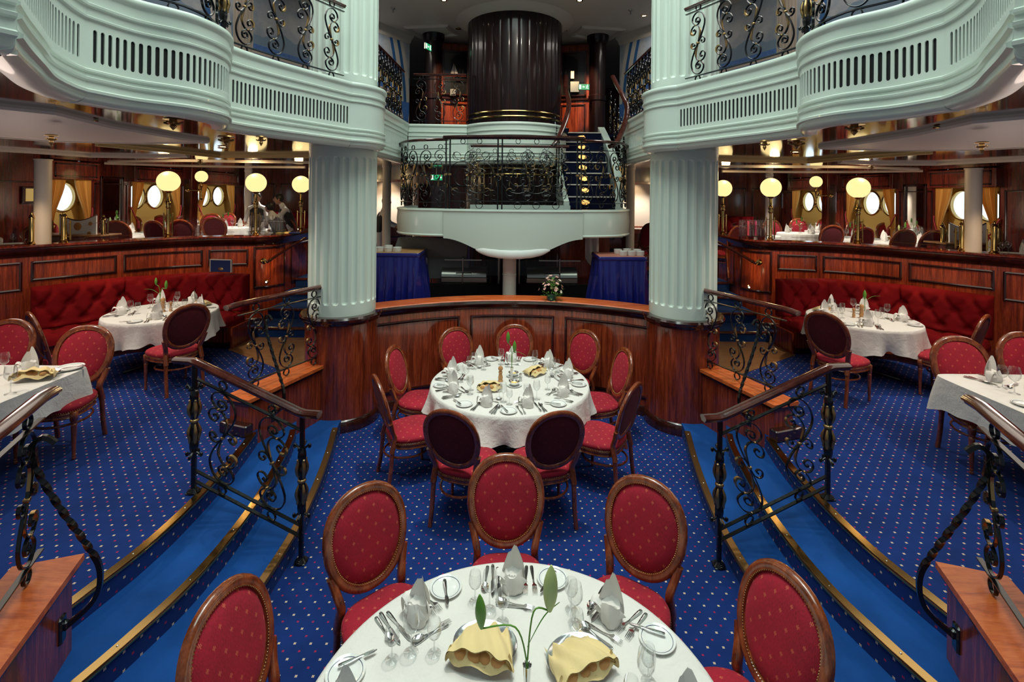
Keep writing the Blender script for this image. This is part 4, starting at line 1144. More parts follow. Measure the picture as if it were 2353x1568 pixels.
def setting(T, z, R, th, who, table, rnd, full=True, nglass=3, pl=True, seed=0):
    "one place laid at heading th (degrees) seen from the table centre"
    a = math.radians(th); d = (math.cos(a), math.sin(a)); e = (math.sin(a), -math.cos(a))      # e: the sitter's left when facing the centre is -e... kept as left
    e = (-d[1]*-1, d[0]*-1)
    def P(r, t, dz=0.0): return (T[0]+d[0]*r-e[0]*-t, T[1]+d[1]*r+e[1]*t, z+dz)
    inw = a+PI/2        # rotation that points local +y towards the centre
    j = lambda s=.1: rnd.uniform(-s, s)
    g = 'place settings on the '+table
    put('folded_napkin', 'nap%d' % (seed % 4), lambda: napkin_mb(seed % 4+2), M['napkin'], P(R-.20, 0, .0), j(.45), 'standing folded white napkin, %s, %s' % (who, table), 'napkin', 'folded napkins on the '+table, 60)
    if pl:
        put('side_plate', 'plate', plate_mb, M['china'], P(R-.14, .215), 0, 'white side plate with navy rim, %s, %s' % (who, table), 'plate', 'side plates on the '+table, parts=[('navy_rim', 'rim', rim_mb, M['navy'])])
        p = P(R-.10, .235, .012); knife(p, inw+j(1.2), 'butter knife lying on the side plate, %s, %s' % (who, table), g, True)
    if full:
        for t, nm_ in ((-.085, 'inner'), (-.112, 'outer')): knife(P(R-.035-(.02 if nm_ == 'inner' else 0), t), inw+j(.12), '%s table knife right of the napkin, %s, %s' % (nm_, who, table), g)
        put('soup_spoon', 'spoon', spoon_mb, M['silver'], P(R-.04, -.14), inw+j(.15), 'soup spoon right of the knives, %s, %s' % (who, table), 'spoon', g)
        for t, nm_ in ((.078, 'inner'), (.105, 'outer')): put('dinner_fork', 'fork', fork_mb, M['silver'], P(R-.04, t), inw+j(.12), '%s silver fork left of the napkin, %s, %s' % (nm_, who, table), 'fork', g)
        put('dessert_spoon', 'spoon', spoon_mb, M['silver'], P(R-.325, .09), inw+PI/2+j(.3)+PI, 'dessert spoon laid crosswise above the napkin, %s, %s' % (who, table), 'spoon', g)
        put('dessert_fork', 'fork', fork_mb, M['silver'], P(R-.30, -.09), inw+PI/2+j(.3), 'dessert fork laid crosswise above the napkin, %s, %s' % (who, table), 'fork', g)
    gp = ((-.13, .33, 'wine', 'tall wine glass'), (-.05, .40, 'small', 'short-stemmed wine glass'), (-.19, .29, 'small', 'outermost small wine glass'))
    for k in range(nglass):
        t, dr, kd, lab = gp[k]
        put('wine_glass', 'gl'+kd, lambda kd=kd: MB().lathe(glass_prof(kd), n=28, caps=False), M['glass'], P(R-dr+j(.015), t+j(.012)), 0, '%s above the knives, %s, %s' % (lab, who, table), 'wine glass', 'glasses on the '+table, 60)
rnd = random.Random(11)
CT, FT = 'centre table', 'nearest table'
mid_seats = [((1043, 751), 'back left seat'), ((1183, 744), 'far middle seat'), ((1348, 757), 'back right seat'), ((1440, 800), 'seat by the right plinth'), ((1462, 880), 'right edge-on seat'),
             ((1283, 944), 'front right seat'), ((1030, 941), 'front left seat'), ((862, 862), 'left edge-on seat'), ((900, 794), 'seat by the left plinth')]
for i, ((px, py), who) in enumerate(mid_seats):
    p = at(px, py, 1.06); setting(TM, HT+.001, .874, heading(TM, p), who, CT, rnd, True, 2 if i % 3 else 3, seed=i)
for i, (th, who) in enumerate(((91, 'seat opposite the camera'), (135, 'back left seat'), (46, 'back right seat'), (181, 'left seat'), (0, 'right seat'), (222, 'front left seat'), (-43, 'front right seat'))):
    setting(TF, HT+.001, .874, th, who, FT, rnd, True, 3, seed=i+1)
for s, nm in SIDES:
    c = TLC[0] if s < 0 else TLC[1]; tb = '%s banquette table' % nm
    for i, (th, who) in enumerate(((-62, 'seat with the dark-backed chair'), (12, 'end seat by the steps'), (75, 'middle bench seat'), (128, 'corner bench seat'), (200, 'outer chair seat'))):
        if s > 0: th = 180-th
        setting(c, ZP+HT+.001, .66, th, who, tb, rnd, i in (0, 4, 1), 2, i in (0, 4), seed=i+s+1)

# things in the middle of the tables
def mill_mb(): return MB().lathe([(.001, 0), (.028, 0), (.029, .01), (.022, .02), (.027, .04), (.024, .06), (.018, .085), (.024, .105), (.017, .115), (.017, .12), (.026, .135), (.027, .15), (.018, .168), (.006, .172), (.001, .18)], n=24, caps=False)
def mill(x, y, z, label, sc=1.0):
    put('pepper_mill', 'mill', mill_mb, M['pale_wood'], (x, y, z), 0, label, 'pepper mill', None, scale=sc, parts=[('knob', 'millk', lambda: MB().sphere((0, 0, .183), .007, 10, 8), M['silver'])])
def shaker(x, y, z, label):
    put('salt_shaker', 'shk', lambda: MB().lathe([(.001, 0), (.018, 0), (.019, .05), (.014, .065)], n=20, caps=False), M['glass'], (x, y, z), 0, label, 'salt shaker', None,
        parts=[('salt', 'shs', lambda: MB().lathe([(.015, .003), (.015, .04)], n=16), M['white_foam']), ('lid', 'shl', lambda: MB().lathe([(.015, .062), (.0165, .07), (.014, .082), (.004, .088), (.001, .0885)], n=20), M['silver'])])
def butter(x, y, z, label):
    put('butter_dish', 'bd', lambda: MB().lathe([(.001, .002), (.05, .002), (.078, .012), (.082, .014), (.076, .006), (.05, 0), (.001, 0)], n=36, caps=False), M['china'], (x, y, z), 0, label, 'butter dish', None,
        parts=[('bowl', 'bb', lambda: MB().lathe([(.022, .006), (.045, .018), (.056, .042), (.058, .048), (.054, .043), (.043, .022), (.02, .012), (.001, .011)], n=32), M['silver']),
               ('butter_curls', 'bc', lambda: MB().sphere((.008, .0, .03), .022, 10, 7, (1.2, 1, .8)).sphere((-.018, .012, .032), .017, 10, 7, (1, 1.3, .8)).sphere((-.006, -.02, .03), .018, 10, 7, (1.4, .8, .8)), M['butter'])])
def basket(x, y, z, rz, label, seed, sc=1.0):
    rnd = random.Random(seed)
    t = thing('bread_basket', label, 'bread basket', (x, y, z), rz, 'bread baskets'); t.scale = (sc,)*3
    obj('dish', MB().lathe([(.05, .0), (.055, .003), (.095, .020), (.12, .032), (.123, .035), (.117, .034), (.09, .024), (.05, .008), (.001, .007)], n=40, sx=1.05, sy=.85), M['silver'], t)
    R_ = []
    for j in range(15):
        v = j/14; row = []
        for i in range(31):
            u = i/30; a = PI*u
            rr = .135*(1-.15*v)*(1+.07*math.sin(5*a+seed)*v); h = .028+.068*math.sin(a)**.7*(1-.85*(v-.35)**2)
            x_ = -math.cos(a)*rr*(1-.25*v); y_ = (-.10 if sc > 1 else -.045)+(.19 if sc > 1 else .15)*v+.012*math.sin(7*a+seed*2)*(.3+v); z_ = h*(1-.62*v**2)+.007*math.sin(9*a+v*7+seed)
            row.append((x_, y_, max(z_, .02)))
        R_.append(row)
    nb = MB().loft(R_, False, False); nb.loft([[(p[0]*.98, p[1], p[2]-.004) for p in r] for r in reversed(R_)], False, False)
    obj('yellow_napkin', nb, M['ynap'], t, 60)
    fb = MB(); R2 = []
    for j in range(9):
        v = j/8; R2.append([(.135*math.cos(PI+PI*i/16)*(1-.15*v)+.0, -.08-.035*math.sin(PI*i/16)*(1-v)-.0, .03+.04*v+.012*math.sin(i*1.1+v*3)) for i in range(17)])
    fb.loft(R2, False, False); fb.loft([[(p[0], p[1]+.004, p[2]) for p in r] for r in reversed(R2)], False, False); obj('napkin_flap', fb, M['ynap'], t, 60)
    for k in range(4):
        obj('bread_roll', MB().sphere((-.07+.047*k, -.068+rnd.uniform(-.01, .01), .050), .034, 14, 9, (1, .9, .75)), M['bread'], t, 60)
def lily(x, y, z, label, buds, leaves, vh=.15, kind='silver'):
    "buds: list of (tip dx, dy, dz, length, pale); stems start in the vase"
    t = thing('bud_vase', label, 'flower vase', (x, y, z), 0, 'lily vases')
    if kind == 'silver': obj('vase', MB().lathe([(.001, .0), (.032, .0), (.033, .004), (.012, .012), (.010, .02), (.012, .05), (.017, vh-.01), (.019, vh), (.015, vh-.002), (.012, vh-.02), (.001, vh-.02)], n=24, caps=False), M['silver'], t)
    else: obj('vase', MB().lathe([(.03, 0), (.03, .01), (.012, .05), (.014, vh)], n=20, caps=False), M['glass'], t)
    for bx_, by_, bz_, L, pale in buds:
        B = Vector((bx_, by_, bz_)); bend = Vector((bx_*.25, by_*.25, vh+(bz_-vh)*.55)); base = B-Vector((bx_*.35, by_*.35, 1)).normalized()*L
        st = catmull([(0, 0, vh*.4), (0, 0, vh), bend, base], 6)
        sm = MB().tube(st, .0035, 6); s_o = obj('stem', sm, M['leaf'], t, 60)
        P = [base.lerp(B, q/8) for q in range(9)]; rr = [L*.16*math.sin(PI*min(1, (q/8)*.92+.06))**.8+.001 for q in range(9)]
        obj('bud', MB().tube(P, rr, 14), M['bud'] if pale else M['leaf'], t, 60)
    for (ax, ay, az, bx_, by_, bz_, w) in leaves:
        A_, B_ = Vector((ax, ay, az)), Vector((bx_, by_, bz_)); mid = (A_+B_)/2+Vector((0, 0, .03)); C_ = catmull([A_, mid, B_], 6); d = (B_-A_).normalized(); sd = d.cross(Vector((0, 0, 1))).normalized()
        n_ = len(C_); rows = [[p+sd*w*q*math.sin(PI*(i+.3)/(n_-.4)) - Vector((0, 0, abs(q)*-.004)) for q in (-1, 0, 1)] for i, p in enumerate(C_)]
        obj('leaf', MB().loft(rows, False, False), M['leaf'], t, 60)
    return t
Z0 = HT+.001
lily(.0, 5.53, Z0, 'slim silver vase with two green lily buds on the centre table', [(-.045, 0, .55, .13, False), (.03, -.01, .45, .13, False)], [(.0, 0, .30, .16, .05, .26, .004)])
lily(.075, 2.03, Z0, 'silver vase with a pale lily bud leaning right on the nearest table', [(.10, .04, .53, .19, True), (-.20, .02, .42, .14, False)], [(0, 0, .22, .14, .08, .34, .003)], .15)
mill(-.125, 5.5, Z0, 'turned wooden pepper mill on the centre table'); shaker(.10, 5.52, Z0, 'glass salt shaker beside the vase on the centre table')
butter(.02, 5.66, Z0, 'silver butter dish behind the vase on the centre table'); butter(.03, 5.38, Z0, 'silver butter dish in front of the vase on the centre table')
basket(-.24, 5.28, Z0, .1, 'bread basket under a yellow napkin, left on the centre table', 3); basket(.26, 5.74, Z0, .8, 'bread basket under a yellow napkin, right on the centre table', 5)
basket(-.11, 2.25, Z0, -.2, 'bread basket under a yellow napkin, left on the nearest table', 4, 1.15); basket(.30, 2.19, Z0, .45, 'bread basket under a yellow napkin, right on the nearest table', 7, 1.1)
butter(.03, 1.93, Z0, 'silver butter dish at the foot of the vase on the nearest table'); mill(-.05, 1.80, Z0, 'wooden pepper mill on the nearest table, just inside the frame')
ZS = ZP+HT+.001
for s, nm in SIDES:
    c = TLC[0] if s < 0 else TLC[1]
    lily(c[0]+s*.12, c[1]+.12, ZS, 'vase with green lily buds on the %s banquette table' % nm, [(-.06, 0, .44, .10, False), (.07, .02, .40, .12, False)] if s < 0 else [(.0, 0, .36, .13, False)], [(0, 0, .2, -.24*(-s), .03, .27, .003)], .14, 'glass')
    mill(c[0]-s*.02, c[1]-.02, ZS, 'tall wooden pepper mill on the %s banquette table' % nm, 1.1); mill(c[0]+s*-.10, c[1]+.02, ZS, 'short wooden salt mill beside the tall one on the %s banquette table' % nm, .75)
    basket(c[0]-s*.32, c[1]+.38, ZS, .5*s, 'bread basket under a yellow napkin on the %s banquette table' % nm, 9+s, .85)
    # square tables
    c = (s*4.50, 3.92); tb = '%s square table' % nm; rnd = random.Random(21+s)
    A1, A2, A3 = ('back corner place', 'back outer place', 'inner side place')
    setting((c[0], c[1]+.12), ZS, .62, 90+s*22, A1, tb, rnd, s > 0, 1, s < 0, 3)
    setting((c[0]+s*.2, c[1]-.15), ZS, .62, 90-s*60+(180 if False else 0), A2, tb, rnd, True, 1, False, 2)
    setting((c[0]-s*.0, c[1]-.22), ZS, .55, 90+s*90, A3, tb, rnd, True, 1, True, 5) if s > 0 else None
p = at(90, 868, ZS); basket(p.x, p.y, ZS, .3, 'bread basket under a yellow napkin on the left square table', 12, 1.15)
p = at(2352, 830, ZS); basket(p.x, p.y, ZS, .3, 'bread basket under a yellow napkin on the right square table', 15, .9)
p = at(24, 905, ZS); put('wine_glass', 'glwine', None, None, p, 0, 'tall wine glass beside the basket on the left square table', 'wine glass', 'glasses on the left square table', scale=1.15)
p = at(2331, 905, ZS); put('wine_glass', 'glwine', None, None, p, 0, 'tall wine glass near the corner of the right square table', 'wine glass', 'glasses on the right square table', scale=1.15)
p = at(160, 848, ZS); put('side_plate', 'plate', None, None, p, 0, 'white side plate at the corner of the left square table', 'plate', 'side plates on the left square table', scale=1.3, parts=[('navy_rim', 'rim', rim_mb, M['navy'])])
p = at(140, 855, ZS); knife((p.x, p.y, p.z+.02), -.9, 'knife resting on the corner plate of the left square table', 'place settings on the left square table')
# ------------------------------------------------------------------ mast casing, landing, spiral stair
t = thing('mast_casing', 'huge round casing of dark polished boards rising through both decks', 'mast casing', (DR[0], DR[1], 0))
def boards(z0, z1, R=.9, n=34):
    rings = []; m = n*8
    for z in (z0, z1):
        ring = []
        for k in range(m):
            a = 2*PI*k/m; q = (k % 8)
            r = R-(.008 if q == 0 else 0)+.0006*math.cos((q-4)/4*PI/2); ring.append((r*math.cos(a), r*math.sin(a), z))
        rings.append(ring)
    return MB().loft(rings, True)
M['casing'] = t2 = wood('casing_mahogany', (.004, .0015, .0015), (.010, .003, .003), (.022, .006, .005), (5, 5, .4), .3, .3)
t2.node_tree.nodes['Principled BSDF'].inputs['Specular IOR Level'].default_value = .22
obj('lower_boards', boards(.8, 3.52), t2, t, 30); obj('upper_boards', boards(3.9, 6.14), t2, t, 30)
obj('core', MB().lathe([(.86, 3.4), (.86, 4.2)], n=48), t2, t)
for z in (4.30, 4.21, 3.30, 3.20):
    obj('brass_band', MB().lathe([(.90, z-.02), (.925, z-.012), (.93, z), (.925, z+.012), (.90, z+.02)], n=72, caps=False), M['brass'], t)

# landing under the mast: white fronted platform, railings
LZ = 2.62
t = thing('stair_landing', 'white fronted stair landing hanging before the mast casing above the buffet', 'landing', (0, 0, 0))
def front_curve(x0, x1, y0, sag, n=40): return [(x0+(x1-x0)*i/n, y0-sag*(1-(2*i/n-1)**2)) for i in range(n+1)]
mid = front_curve(-1.06, 1.06, 7.46, .14)
rings = []
for (x, y) in mid:
    q = min(1, abs(x)/1.06); zb = 1.90+.02*0
    if q < .55: zb = 1.93+.10*(q/.55)**2
    else: zb = 2.03+(2.17-2.03)*min(1, math.sin((q-.55)/.45*PI/2))
    rings.append([(x, y+.12, LZ), (x, y+.02, LZ+.0), (x, y-.015, LZ-.005), (x, y-.02, LZ-.03), (x, y, LZ-.045), (x, y+.0, (LZ+zb)/2), (x, y+.02, zb), (x, y+.12, zb)])
mb = MB().loft(list(reversed(rings)), True); obj('centre_front', mb, M['white'], t, 40)
def landing_side(s):
    L = [(-1.04, 7.52), (-1.3, 7.58), (-1.6, 7.72), (-1.80, 7.95), (-1.93, 8.3), (-1.95, 8.8), (-1.9, 9.3)]
    C_ = resample(catmull([(x, y, 0) for x, y in L], 6), .06)
    prof = lambda z0: [(0.0, LZ), (.03, LZ-.005), (.035, LZ-.03), (.02, LZ-.045), (.03, LZ-.2), (.015, z0+.03), (.035, z0+.01), (.02, z0), (-.1, z0), (-.1, LZ)]
    return MB().sweep([(p.x, p.y) for p in C_], [(o*-1 if False else o, z) for o, z in prof(2.20)]), C_
mbL, CL = landing_side(-1)
rev = [(p.x, p.y) for p in reversed(CL)]
pr = [(-.1, LZ), (0.0, LZ), (.03, LZ-.005), (.035, LZ-.03), (.02, LZ-.045), (.035, LZ-.2), (.02, 2.23), (.035, 2.21), (.02, 2.19), (-.1, 2.19)]
for s in (-1, 1): obj('side_front', side(MB().sweep(rev, list(reversed(pr))), s), M['white'], t, 40)
deck = [(-1.0, 7.5)] + [(p.x+.05, p.y+.03) for p in CL] + [(-.95, 9.3)]
dk = [(x, y) for x, y in [(-1.0, 7.5)] + [(p.x+.05, p.y+.03) for p in CL[2:20]]] + [(-1.75, 8.35), (0, 8.35), (1.75, 8.35)] + [(-p.x-.05, p.y+.03) for p in reversed(CL[2:20])] + [(1.0, 7.5)] + [(x, y+.08) for x, y in reversed(mid)]
obj('deck', MB().poly(list(reversed(dk)), 2.40, LZ-.03), M['navycarpet'], t, 0)
obj('inner_kerb', MB().loft([[(x, 8.18, LZ-.02), (x, 8.26, LZ-.02), (x, 8.26, LZ+.05), (x, 8.18, LZ+.05)] for x in (-.72, .95)], True), M['white'], t)
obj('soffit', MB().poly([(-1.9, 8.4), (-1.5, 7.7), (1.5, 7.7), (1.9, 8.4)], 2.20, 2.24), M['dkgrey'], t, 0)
foam = MB(); R_ = []
for i in range(31):
    u = i/30; x = -.56+1.12*u; q = abs(2*u-1); z = 1.945+.07*q**2; r = .042*(1-q**6)+.010
    R_.append([(x, 7.33+.06*q+r*.8*math.cos(a), z+r*1.25*math.sin(a)+.0015*math.sin(x*40)) for a in [2*PI*k/12 for k in range(12)]])
foam.loft(list(reversed(R_)), True); o = obj('padded_edge', foam, M['white_foam'], None, 60); tag(o, 'white foam bumper pad wrapped under the landing front', 'foam pad')
# the descending flight: grey curved underside at the left
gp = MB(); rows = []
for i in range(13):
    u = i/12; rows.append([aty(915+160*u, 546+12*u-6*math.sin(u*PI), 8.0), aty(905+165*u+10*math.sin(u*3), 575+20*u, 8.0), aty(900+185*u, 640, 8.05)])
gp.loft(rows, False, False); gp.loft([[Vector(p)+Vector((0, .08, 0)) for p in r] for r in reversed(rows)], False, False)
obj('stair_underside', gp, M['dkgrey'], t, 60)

# seven steps with lit lamps, right of the mast
st = thing('lit_staircase', 'narrow navy-carpeted staircase with a glowing lamp in every riser', 'staircase', (0, 0, 0))
x0, x1 = .92, 1.70; ny = 7; rise = (4.07-LZ)/7
for k in range(ny):
    y0 = 8.22+k*.225; z = LZ+rise*(k+1); sh = -.02*k
    xa, xb = x0+.06*0+sh*.0, x1-.0
    obj('step', MB().box(((xa+xb)/2, (y0+9.85)/2, z-rise/2-.01), (xb-xa, 9.85-y0, rise-.02)), M['navycarpet'], st, 0)
    obj('nosing', MB().box(((xa+xb)/2, y0-.002, z-.012), (xb-xa, .03, .022), bev=.004), M['cream'], st)
    xc = (1.20, 1.22, 1.235, 1.25, 1.27, 1.29, 1.31)[k]
    yy = y0-.012
    lm = MB(); P1 = [(.068*math.cos(2*PI*j/20)*(1 if abs(math.cos(2*PI*j/20)) < .7 else 1.05), .036*math.sin(2*PI*j/20)) for j in range(20)]
    lm.loft([[(xc+x*f, yy-dy, z-rise/2+zz*f) for x, zz in P1] for f, dy in ((1, 0), (1, .008), (.6, .014))], True)
    lo = obj('step_lamp', lm, M['steplight'], st, 60)
    fr = MB().tube([(xc+x*1.12, yy-.004, z-rise/2+zz*1.18) for x, zz in P1], .006, 6, closed=True); obj('lamp_frame', fr, M['brass'], lo)
def ribbon_rail(name, pts, parent, mat, r=.04):
    obj(name, rail3(catmull([aty(px, py, Y) for px, py, Y in pts], 8), r*2, r*1.5), mat, parent)
for (xa, xb) in ((.84, .93), (1.69, 1.82)):
    rows = []
    for k in range(9):
        y = 8.15+k*.22; z = LZ+.05+(4.07-LZ)*k/8+(.10 if xa > 1 else .05); bul = (.10*math.sin(k/8*PI) if xa > 1 else -.06*math.sin(k/8*PI))
        rows.append([(xa+bul, y, z-.62), (xb+bul, y, z-.62), (xb+bul, y, z), (xa+bul, y, z)])
    obj('stringer', MB().loft(rows, True), M['white'], st, 40)
ribbon_rail('handrail', [(1300, 175, 9.6), (1300, 205, 9.4), (1307, 235, 9.1), (1304, 262, 8.8), (1294, 292, 8.5), (1280, 322, 8.25), (1270, 336, 8.2)], st, M['rail'], .045)
ribbon_rail('handrail', [(1408, 176, 9.4), (1420, 200, 9.1), (1432, 222, 8.8), (1441, 245, 8.5), (1438, 275, 8.2), (1428, 305, 8.0), (1415, 330, 7.85), (1400, 337, 7.8)], st, M['rail'], .045)
for (xa, o) in ((.80, -1), (1.84, 1)):
    for k in range(7):
        y = 8.2+k*.235; z = LZ+.15+(4.07-LZ)*k/7
        xx = xa+(.10*math.sin(k/7*PI) if o > 0 else -.06*math.sin(k/7*PI))
        place_unit(st, (xx, y, z+.47), PI/2, .68, 0, 1 if k % 2 else -1, .03, wd=.8)

# landing railings
def panel_rail(path, label, z0, zt, uniq):
    P = [Vector((p[0], p[1], 0)) for p in path]; Q = resample(P, .03); t = thing('landing_rail', label, 'railing', (0, 0, 0))
    obj('handrail', rail3([p+Vector((0, 0, zt)) for p in Q[::2]+[Q[-1]]], .12, .065), M['trim'], t)
    return t, Q
t, Q = panel_rail([(x, y+.03) for x, y in mid], 'black wrought iron screen of big circles along the middle of the landing', LZ, LZ+1.08, 1)
for z in (LZ+.12, LZ+.98): obj('cross_bar', MB().tube([p+Vector((0, 0, z)) for p in Q], 0, sq=(.022, .009)), M['iron'], t)
def on(Q, u, z, n=0.0):
    L = len(Q)-1; x = min(max(u, 0), .9999)*L; i = int(x); p = Q[i].lerp(Q[i+1], x-i); d = (Q[i+1]-Q[i]).normalized(); return (p.x-d.y*n, p.y+d.x*n, z)
WQ = .03*(len(Q)-1)
for u in (.015, .045, .39, .42, .955, .985):
    pm = MB().tube([on(Q, u, LZ+.0), on(Q, u, LZ+1.06)], 0, sq=(.022, .022), up=Vector((0, 1, 0))); p = obj('upright', pm, M['iron'], t)
    obj('gilt_collar', MB().box(on(Q, u, LZ+.52), (.045, .045, .03), bev=.004), M['gold'], p)
def circ(uc, zc, r, a0=0, a1=360, th=.008, w=.018, ex=1.0):
    mb = MB(); P = [(r*ex*math.cos(math.radians(a0+(a1-a0)*j/26)), r*math.sin(math.radians(a0+(a1-a0)*j/26))) for j in range(27)]
    ribbon(mb, P, w, th, lambda a, b, n: on(Q, uc+a/WQ, zc+b, n)); return mb
for uc in (.14, .26, .53, .66, .80):
    m_ = MB()
    m_.merge(circ(uc, LZ+.48, .24)); m_.merge(circ(uc, LZ+.48, .13, 40, 320)); m_.merge(circ(uc, LZ+.86, .13, 180, 0+360, ex=1.1)); m_.merge(circ(uc-.045, LZ+.80, .06, 0, 300)); m_.merge(circ(uc+.045, LZ+.80, .06, 180, -120))
    m_.merge(circ(uc-.055, LZ+.26, .055, 0, 320)); m_.merge(circ(uc+.055, LZ+.26, .055, 180, -140)); m_.merge(circ(uc, LZ+1.02, .035)); m_.merge(circ(uc, LZ+.06, .05))
    o = obj('circle_panel', m_, M['iron'], t, 40)
    g = MB(); g.merge(circ(uc, LZ+.72, .05, 40, 140, .012)); g.merge(circ(uc-.055, LZ+.26, .055, 60, 160, .012)); g.merge(circ(uc+.055, LZ+.26, .055, 20, 120, .012))
    obj('gilt_leaves', g, M['gold'], o, 50)
for uc in (.2, .6, .73):
    place_unit(t, on(Q, uc, LZ+.55), 0, .68, 0, 1, .034, wd=1.1)
for s, nm in SIDES:
    pth = [(p.x+.03, p.y+.03) for p in CL[:30]]; P = [Vector((p[0], p[1], 0)) for p in pth]
    tt = balcony_rail([(p.x, p.y) for p in reversed(P)], 'iron scroll railing round the curved %s end of the landing' % nm, .235, LZ+.02, s, zt=LZ+1.06, H=.80, start=.12, handw=.09)
# inner rail along the casing
balcony_rail([(-.72, 8.22), (0, 8.22), (.92, 8.22)], 'inner iron railing at the back of the landing before the casing', .30, LZ+.04, -1, zt=LZ+1.03, H=.78, start=.13, handw=.08)

# round post, buffet, skirted tables, flowers
for (px, y0b, lab, Y, z0, z1, r) in ((1171, 0, 'round ivory post under the middle of the landing', 7.65, .7, 1.97, .105),):
    o = obj('round_post', MB().lathe([(r, z0), (r, z1)], (aty(px, 600, Y).x, Y, 0), 28), M['cream']); tag(o, lab, 'post')
    o2 = obj('collar', MB().lathe([(r+.004, 1.6), (r+.006, 1.605), (r+.004, 1.61)], (aty(px, 600, Y).x, Y, 0), 28, caps=False), M['white'], o)
struct('floor_buffet', MB().poly([(-2.5, 7.05), (2.5, 7.05), (2.5, 10.3), (-2.5, 10.3)], .6, .75), M['black'], smooth=0)
struct('wall_buffet', MB().box((.5, 9.45, 1.7), (2.7, .08, 1.9)), M['panel'], smooth=0)
for k, (pa, pb, lab) in enumerate(((985, 1150, 'left'), (1190, 1375, 'right'))):
    a = aty(pa, 600, 8.2).x; b = aty(pb, 600, 8.2).x; cx = (a+b)/2; w = b-a
    t = thing('buffet_counter', 'black buffet counter with glass sneeze guard, %s of the round post' % lab, 'buffet counter', (cx, 8.25, .75))
    obj('cabinet', MB().box((0, 0, .33), (w, .7, .66), bev=.01), M['black'], t)
    gl = MB().loft([[(-w/2, -.40, .80), (w/2, -.40, .80)], [(-w/2, -.36, 1.05), (w/2, -.36, 1.05)], [(-w/2, .1, 1.12), (w/2, .1, 1.12)]], False, False)
    obj('sneeze_guard', gl, M['pane'], t, 0)
    for x in (-w/2+.02, w/2-.02, 0): obj('guard_post', MB().tube([(x, -.35, .66), (x, -.35, 1.06), (x, .1, 1.12), (x, .1, .66)], .010, 8), M['steel'], t)
    lb = MB().box((0, -.30, 1.03), (w*.5, .03, .015)); obj('light_bar', lb, M['steel'], t)
    tc = thing('chafing_dish', 'roll-top steel chafing dish on the %s buffet counter' % lab, 'chafing dish', (cx+(.02 if k == 0 else -.12), 8.1, 1.41))
    obj('pan', MB().box((0, 0, .05), (w*.62, .38, .10), bev=.015), M['steel'], tc)
    ro = MB().loft([[(x, -.20*math.cos(a_), .10+.15*math.sin(a_)) for a_ in [PI*j/12 for j in range(13)]] for x in (-w*.30, w*.30)], True); obj('roll_lid', ro, M['steel'], tc, 40)
    for x in (-w*.26, w*.26): obj('foot', MB().box((x, 0, .0), (.03, .3, .02)), M['black'], tc)
    o = obj('lid_handle', MB().tube([(-.12, -.215, .16), (-.12, -.24, .17), (.12, -.24, .17), (.12, -.215, .16)], .008, 6), M['black'], tc)
def skirt_table(pa, pb, ptop, Yf, label, s, topm):
    a = aty(pa, ptop, Yf); b = aty(pb, ptop, Yf); z = a.z; cx = (a.x+b.x)/2; w = b.x-a.x; D = .62; z0 = .75
    t = thing('skirted_table', label, 'table', (cx, Yf+D/2, z0)); H = z-z0
    obj('tabletop', MB().box((0, 0, H-.012), (w, D, .024), bev=.004), topm, t)
    for x in (-1, 1):
        for y in (-1, 1): obj('leg', MB().box((x*(w/2-.06), y*(D/2-.06), (H-.02)/2), (.04, .04, H-.02)), M['steel'], t)
    per = []; n = 260
    for k in range(n):
        u = k/n*4; sd = int(u); f = u-sd
        p = ((-w/2+w*f, -D/2), (w/2, -D/2+D*f), (w/2-w*f, D/2), (-w/2, D/2-D*f))[sd]; nr = ((0, -1), (1, 0), (0, 1), (-1, 0))[sd]; per.append((p, nr, k))
    rows = []
    for i in range(8):
        v = i/7; row = []
        for (p, nr, k) in per:
            pl = math.sin(k*.62+1.3*math.sin(k*.13))*.6+.4*math.sin(k*.31+2); o = .012+(.06*pl*abs(pl)**.3+.06)*min(1, v*1.6)
            row.append((p[0]+nr[0]*o, p[1]+nr[1]*o, (H-.055)*(1-v)+.01))
        rows.append(row)
    obj('skirt', MB().loft(list(reversed(rows)), False), M['satin'], t, 70)
    band = [[(p[0]+nr[0]*(.012+dz), p[1]+nr[1]*(.012+dz), zz) for (p, nr, k) in per] for zz, dz in ((H-.06, .004), (H-.05, .010), (H-.01, .010), (H+.0, .0))]
    obj('gathered_band', MB().loft(band, False), M['satin'], t, 50)
    return t, z
_, z = skirt_table(858, 962, 581, 7.35, 'buffet table with royal blue satin skirt behind the left column', -1, M['pale_wood'])
def ramekins(lst, z, lab):
    for i, (px, Y, who) in enumerate(lst):
        q = aty(px, 560, Y); put('white_ramekin', 'ram', lambda: MB().lathe([(.001, 0), (.055, 0), (.062, .01), (.064, .065), (.066, .07), (.060, .068), (.057, .02), (.001, .015)], n=24, caps=False), M['china'], (q.x, Y, z), 0, '%s on the %s' % (who, lab), 'ramekin', 'ramekins on the '+lab)
ramekins([(873, 7.5, 'leftmost white ramekin'), (893, 7.5, 'second white ramekin'), (913, 7.5, 'rightmost white ramekin of the front row'), (893, 7.75, 'white ramekin behind the others')], z+.001, 'left blue-skirted table')
_, z = skirt_table(1378, 1484, 590, 7.35, 'buffet table with royal blue satin skirt behind the right column', 1, simple('salmon_tray', (.6, .22, .16), .4))
ramekins([(1420, 7.75, 'back left white ramekin'), (1432, 7.5, 'front left white ramekin'), (1441, 7.8, 'back middle white ramekin'), (1451, 7.5, 'front middle white ramekin'), (1464, 7.75, 'back right white ramekin'), (1471, 7.5, 'front right white ramekin')], z+.001, 'right blue-skirted table')
p = at(1268, 691, 1.372)
t = thing('flower_arrangement', 'bowl of pale pink alstroemeria standing on the curved wall cap', 'flowers', (p.x, p.y+.03, 1.371))
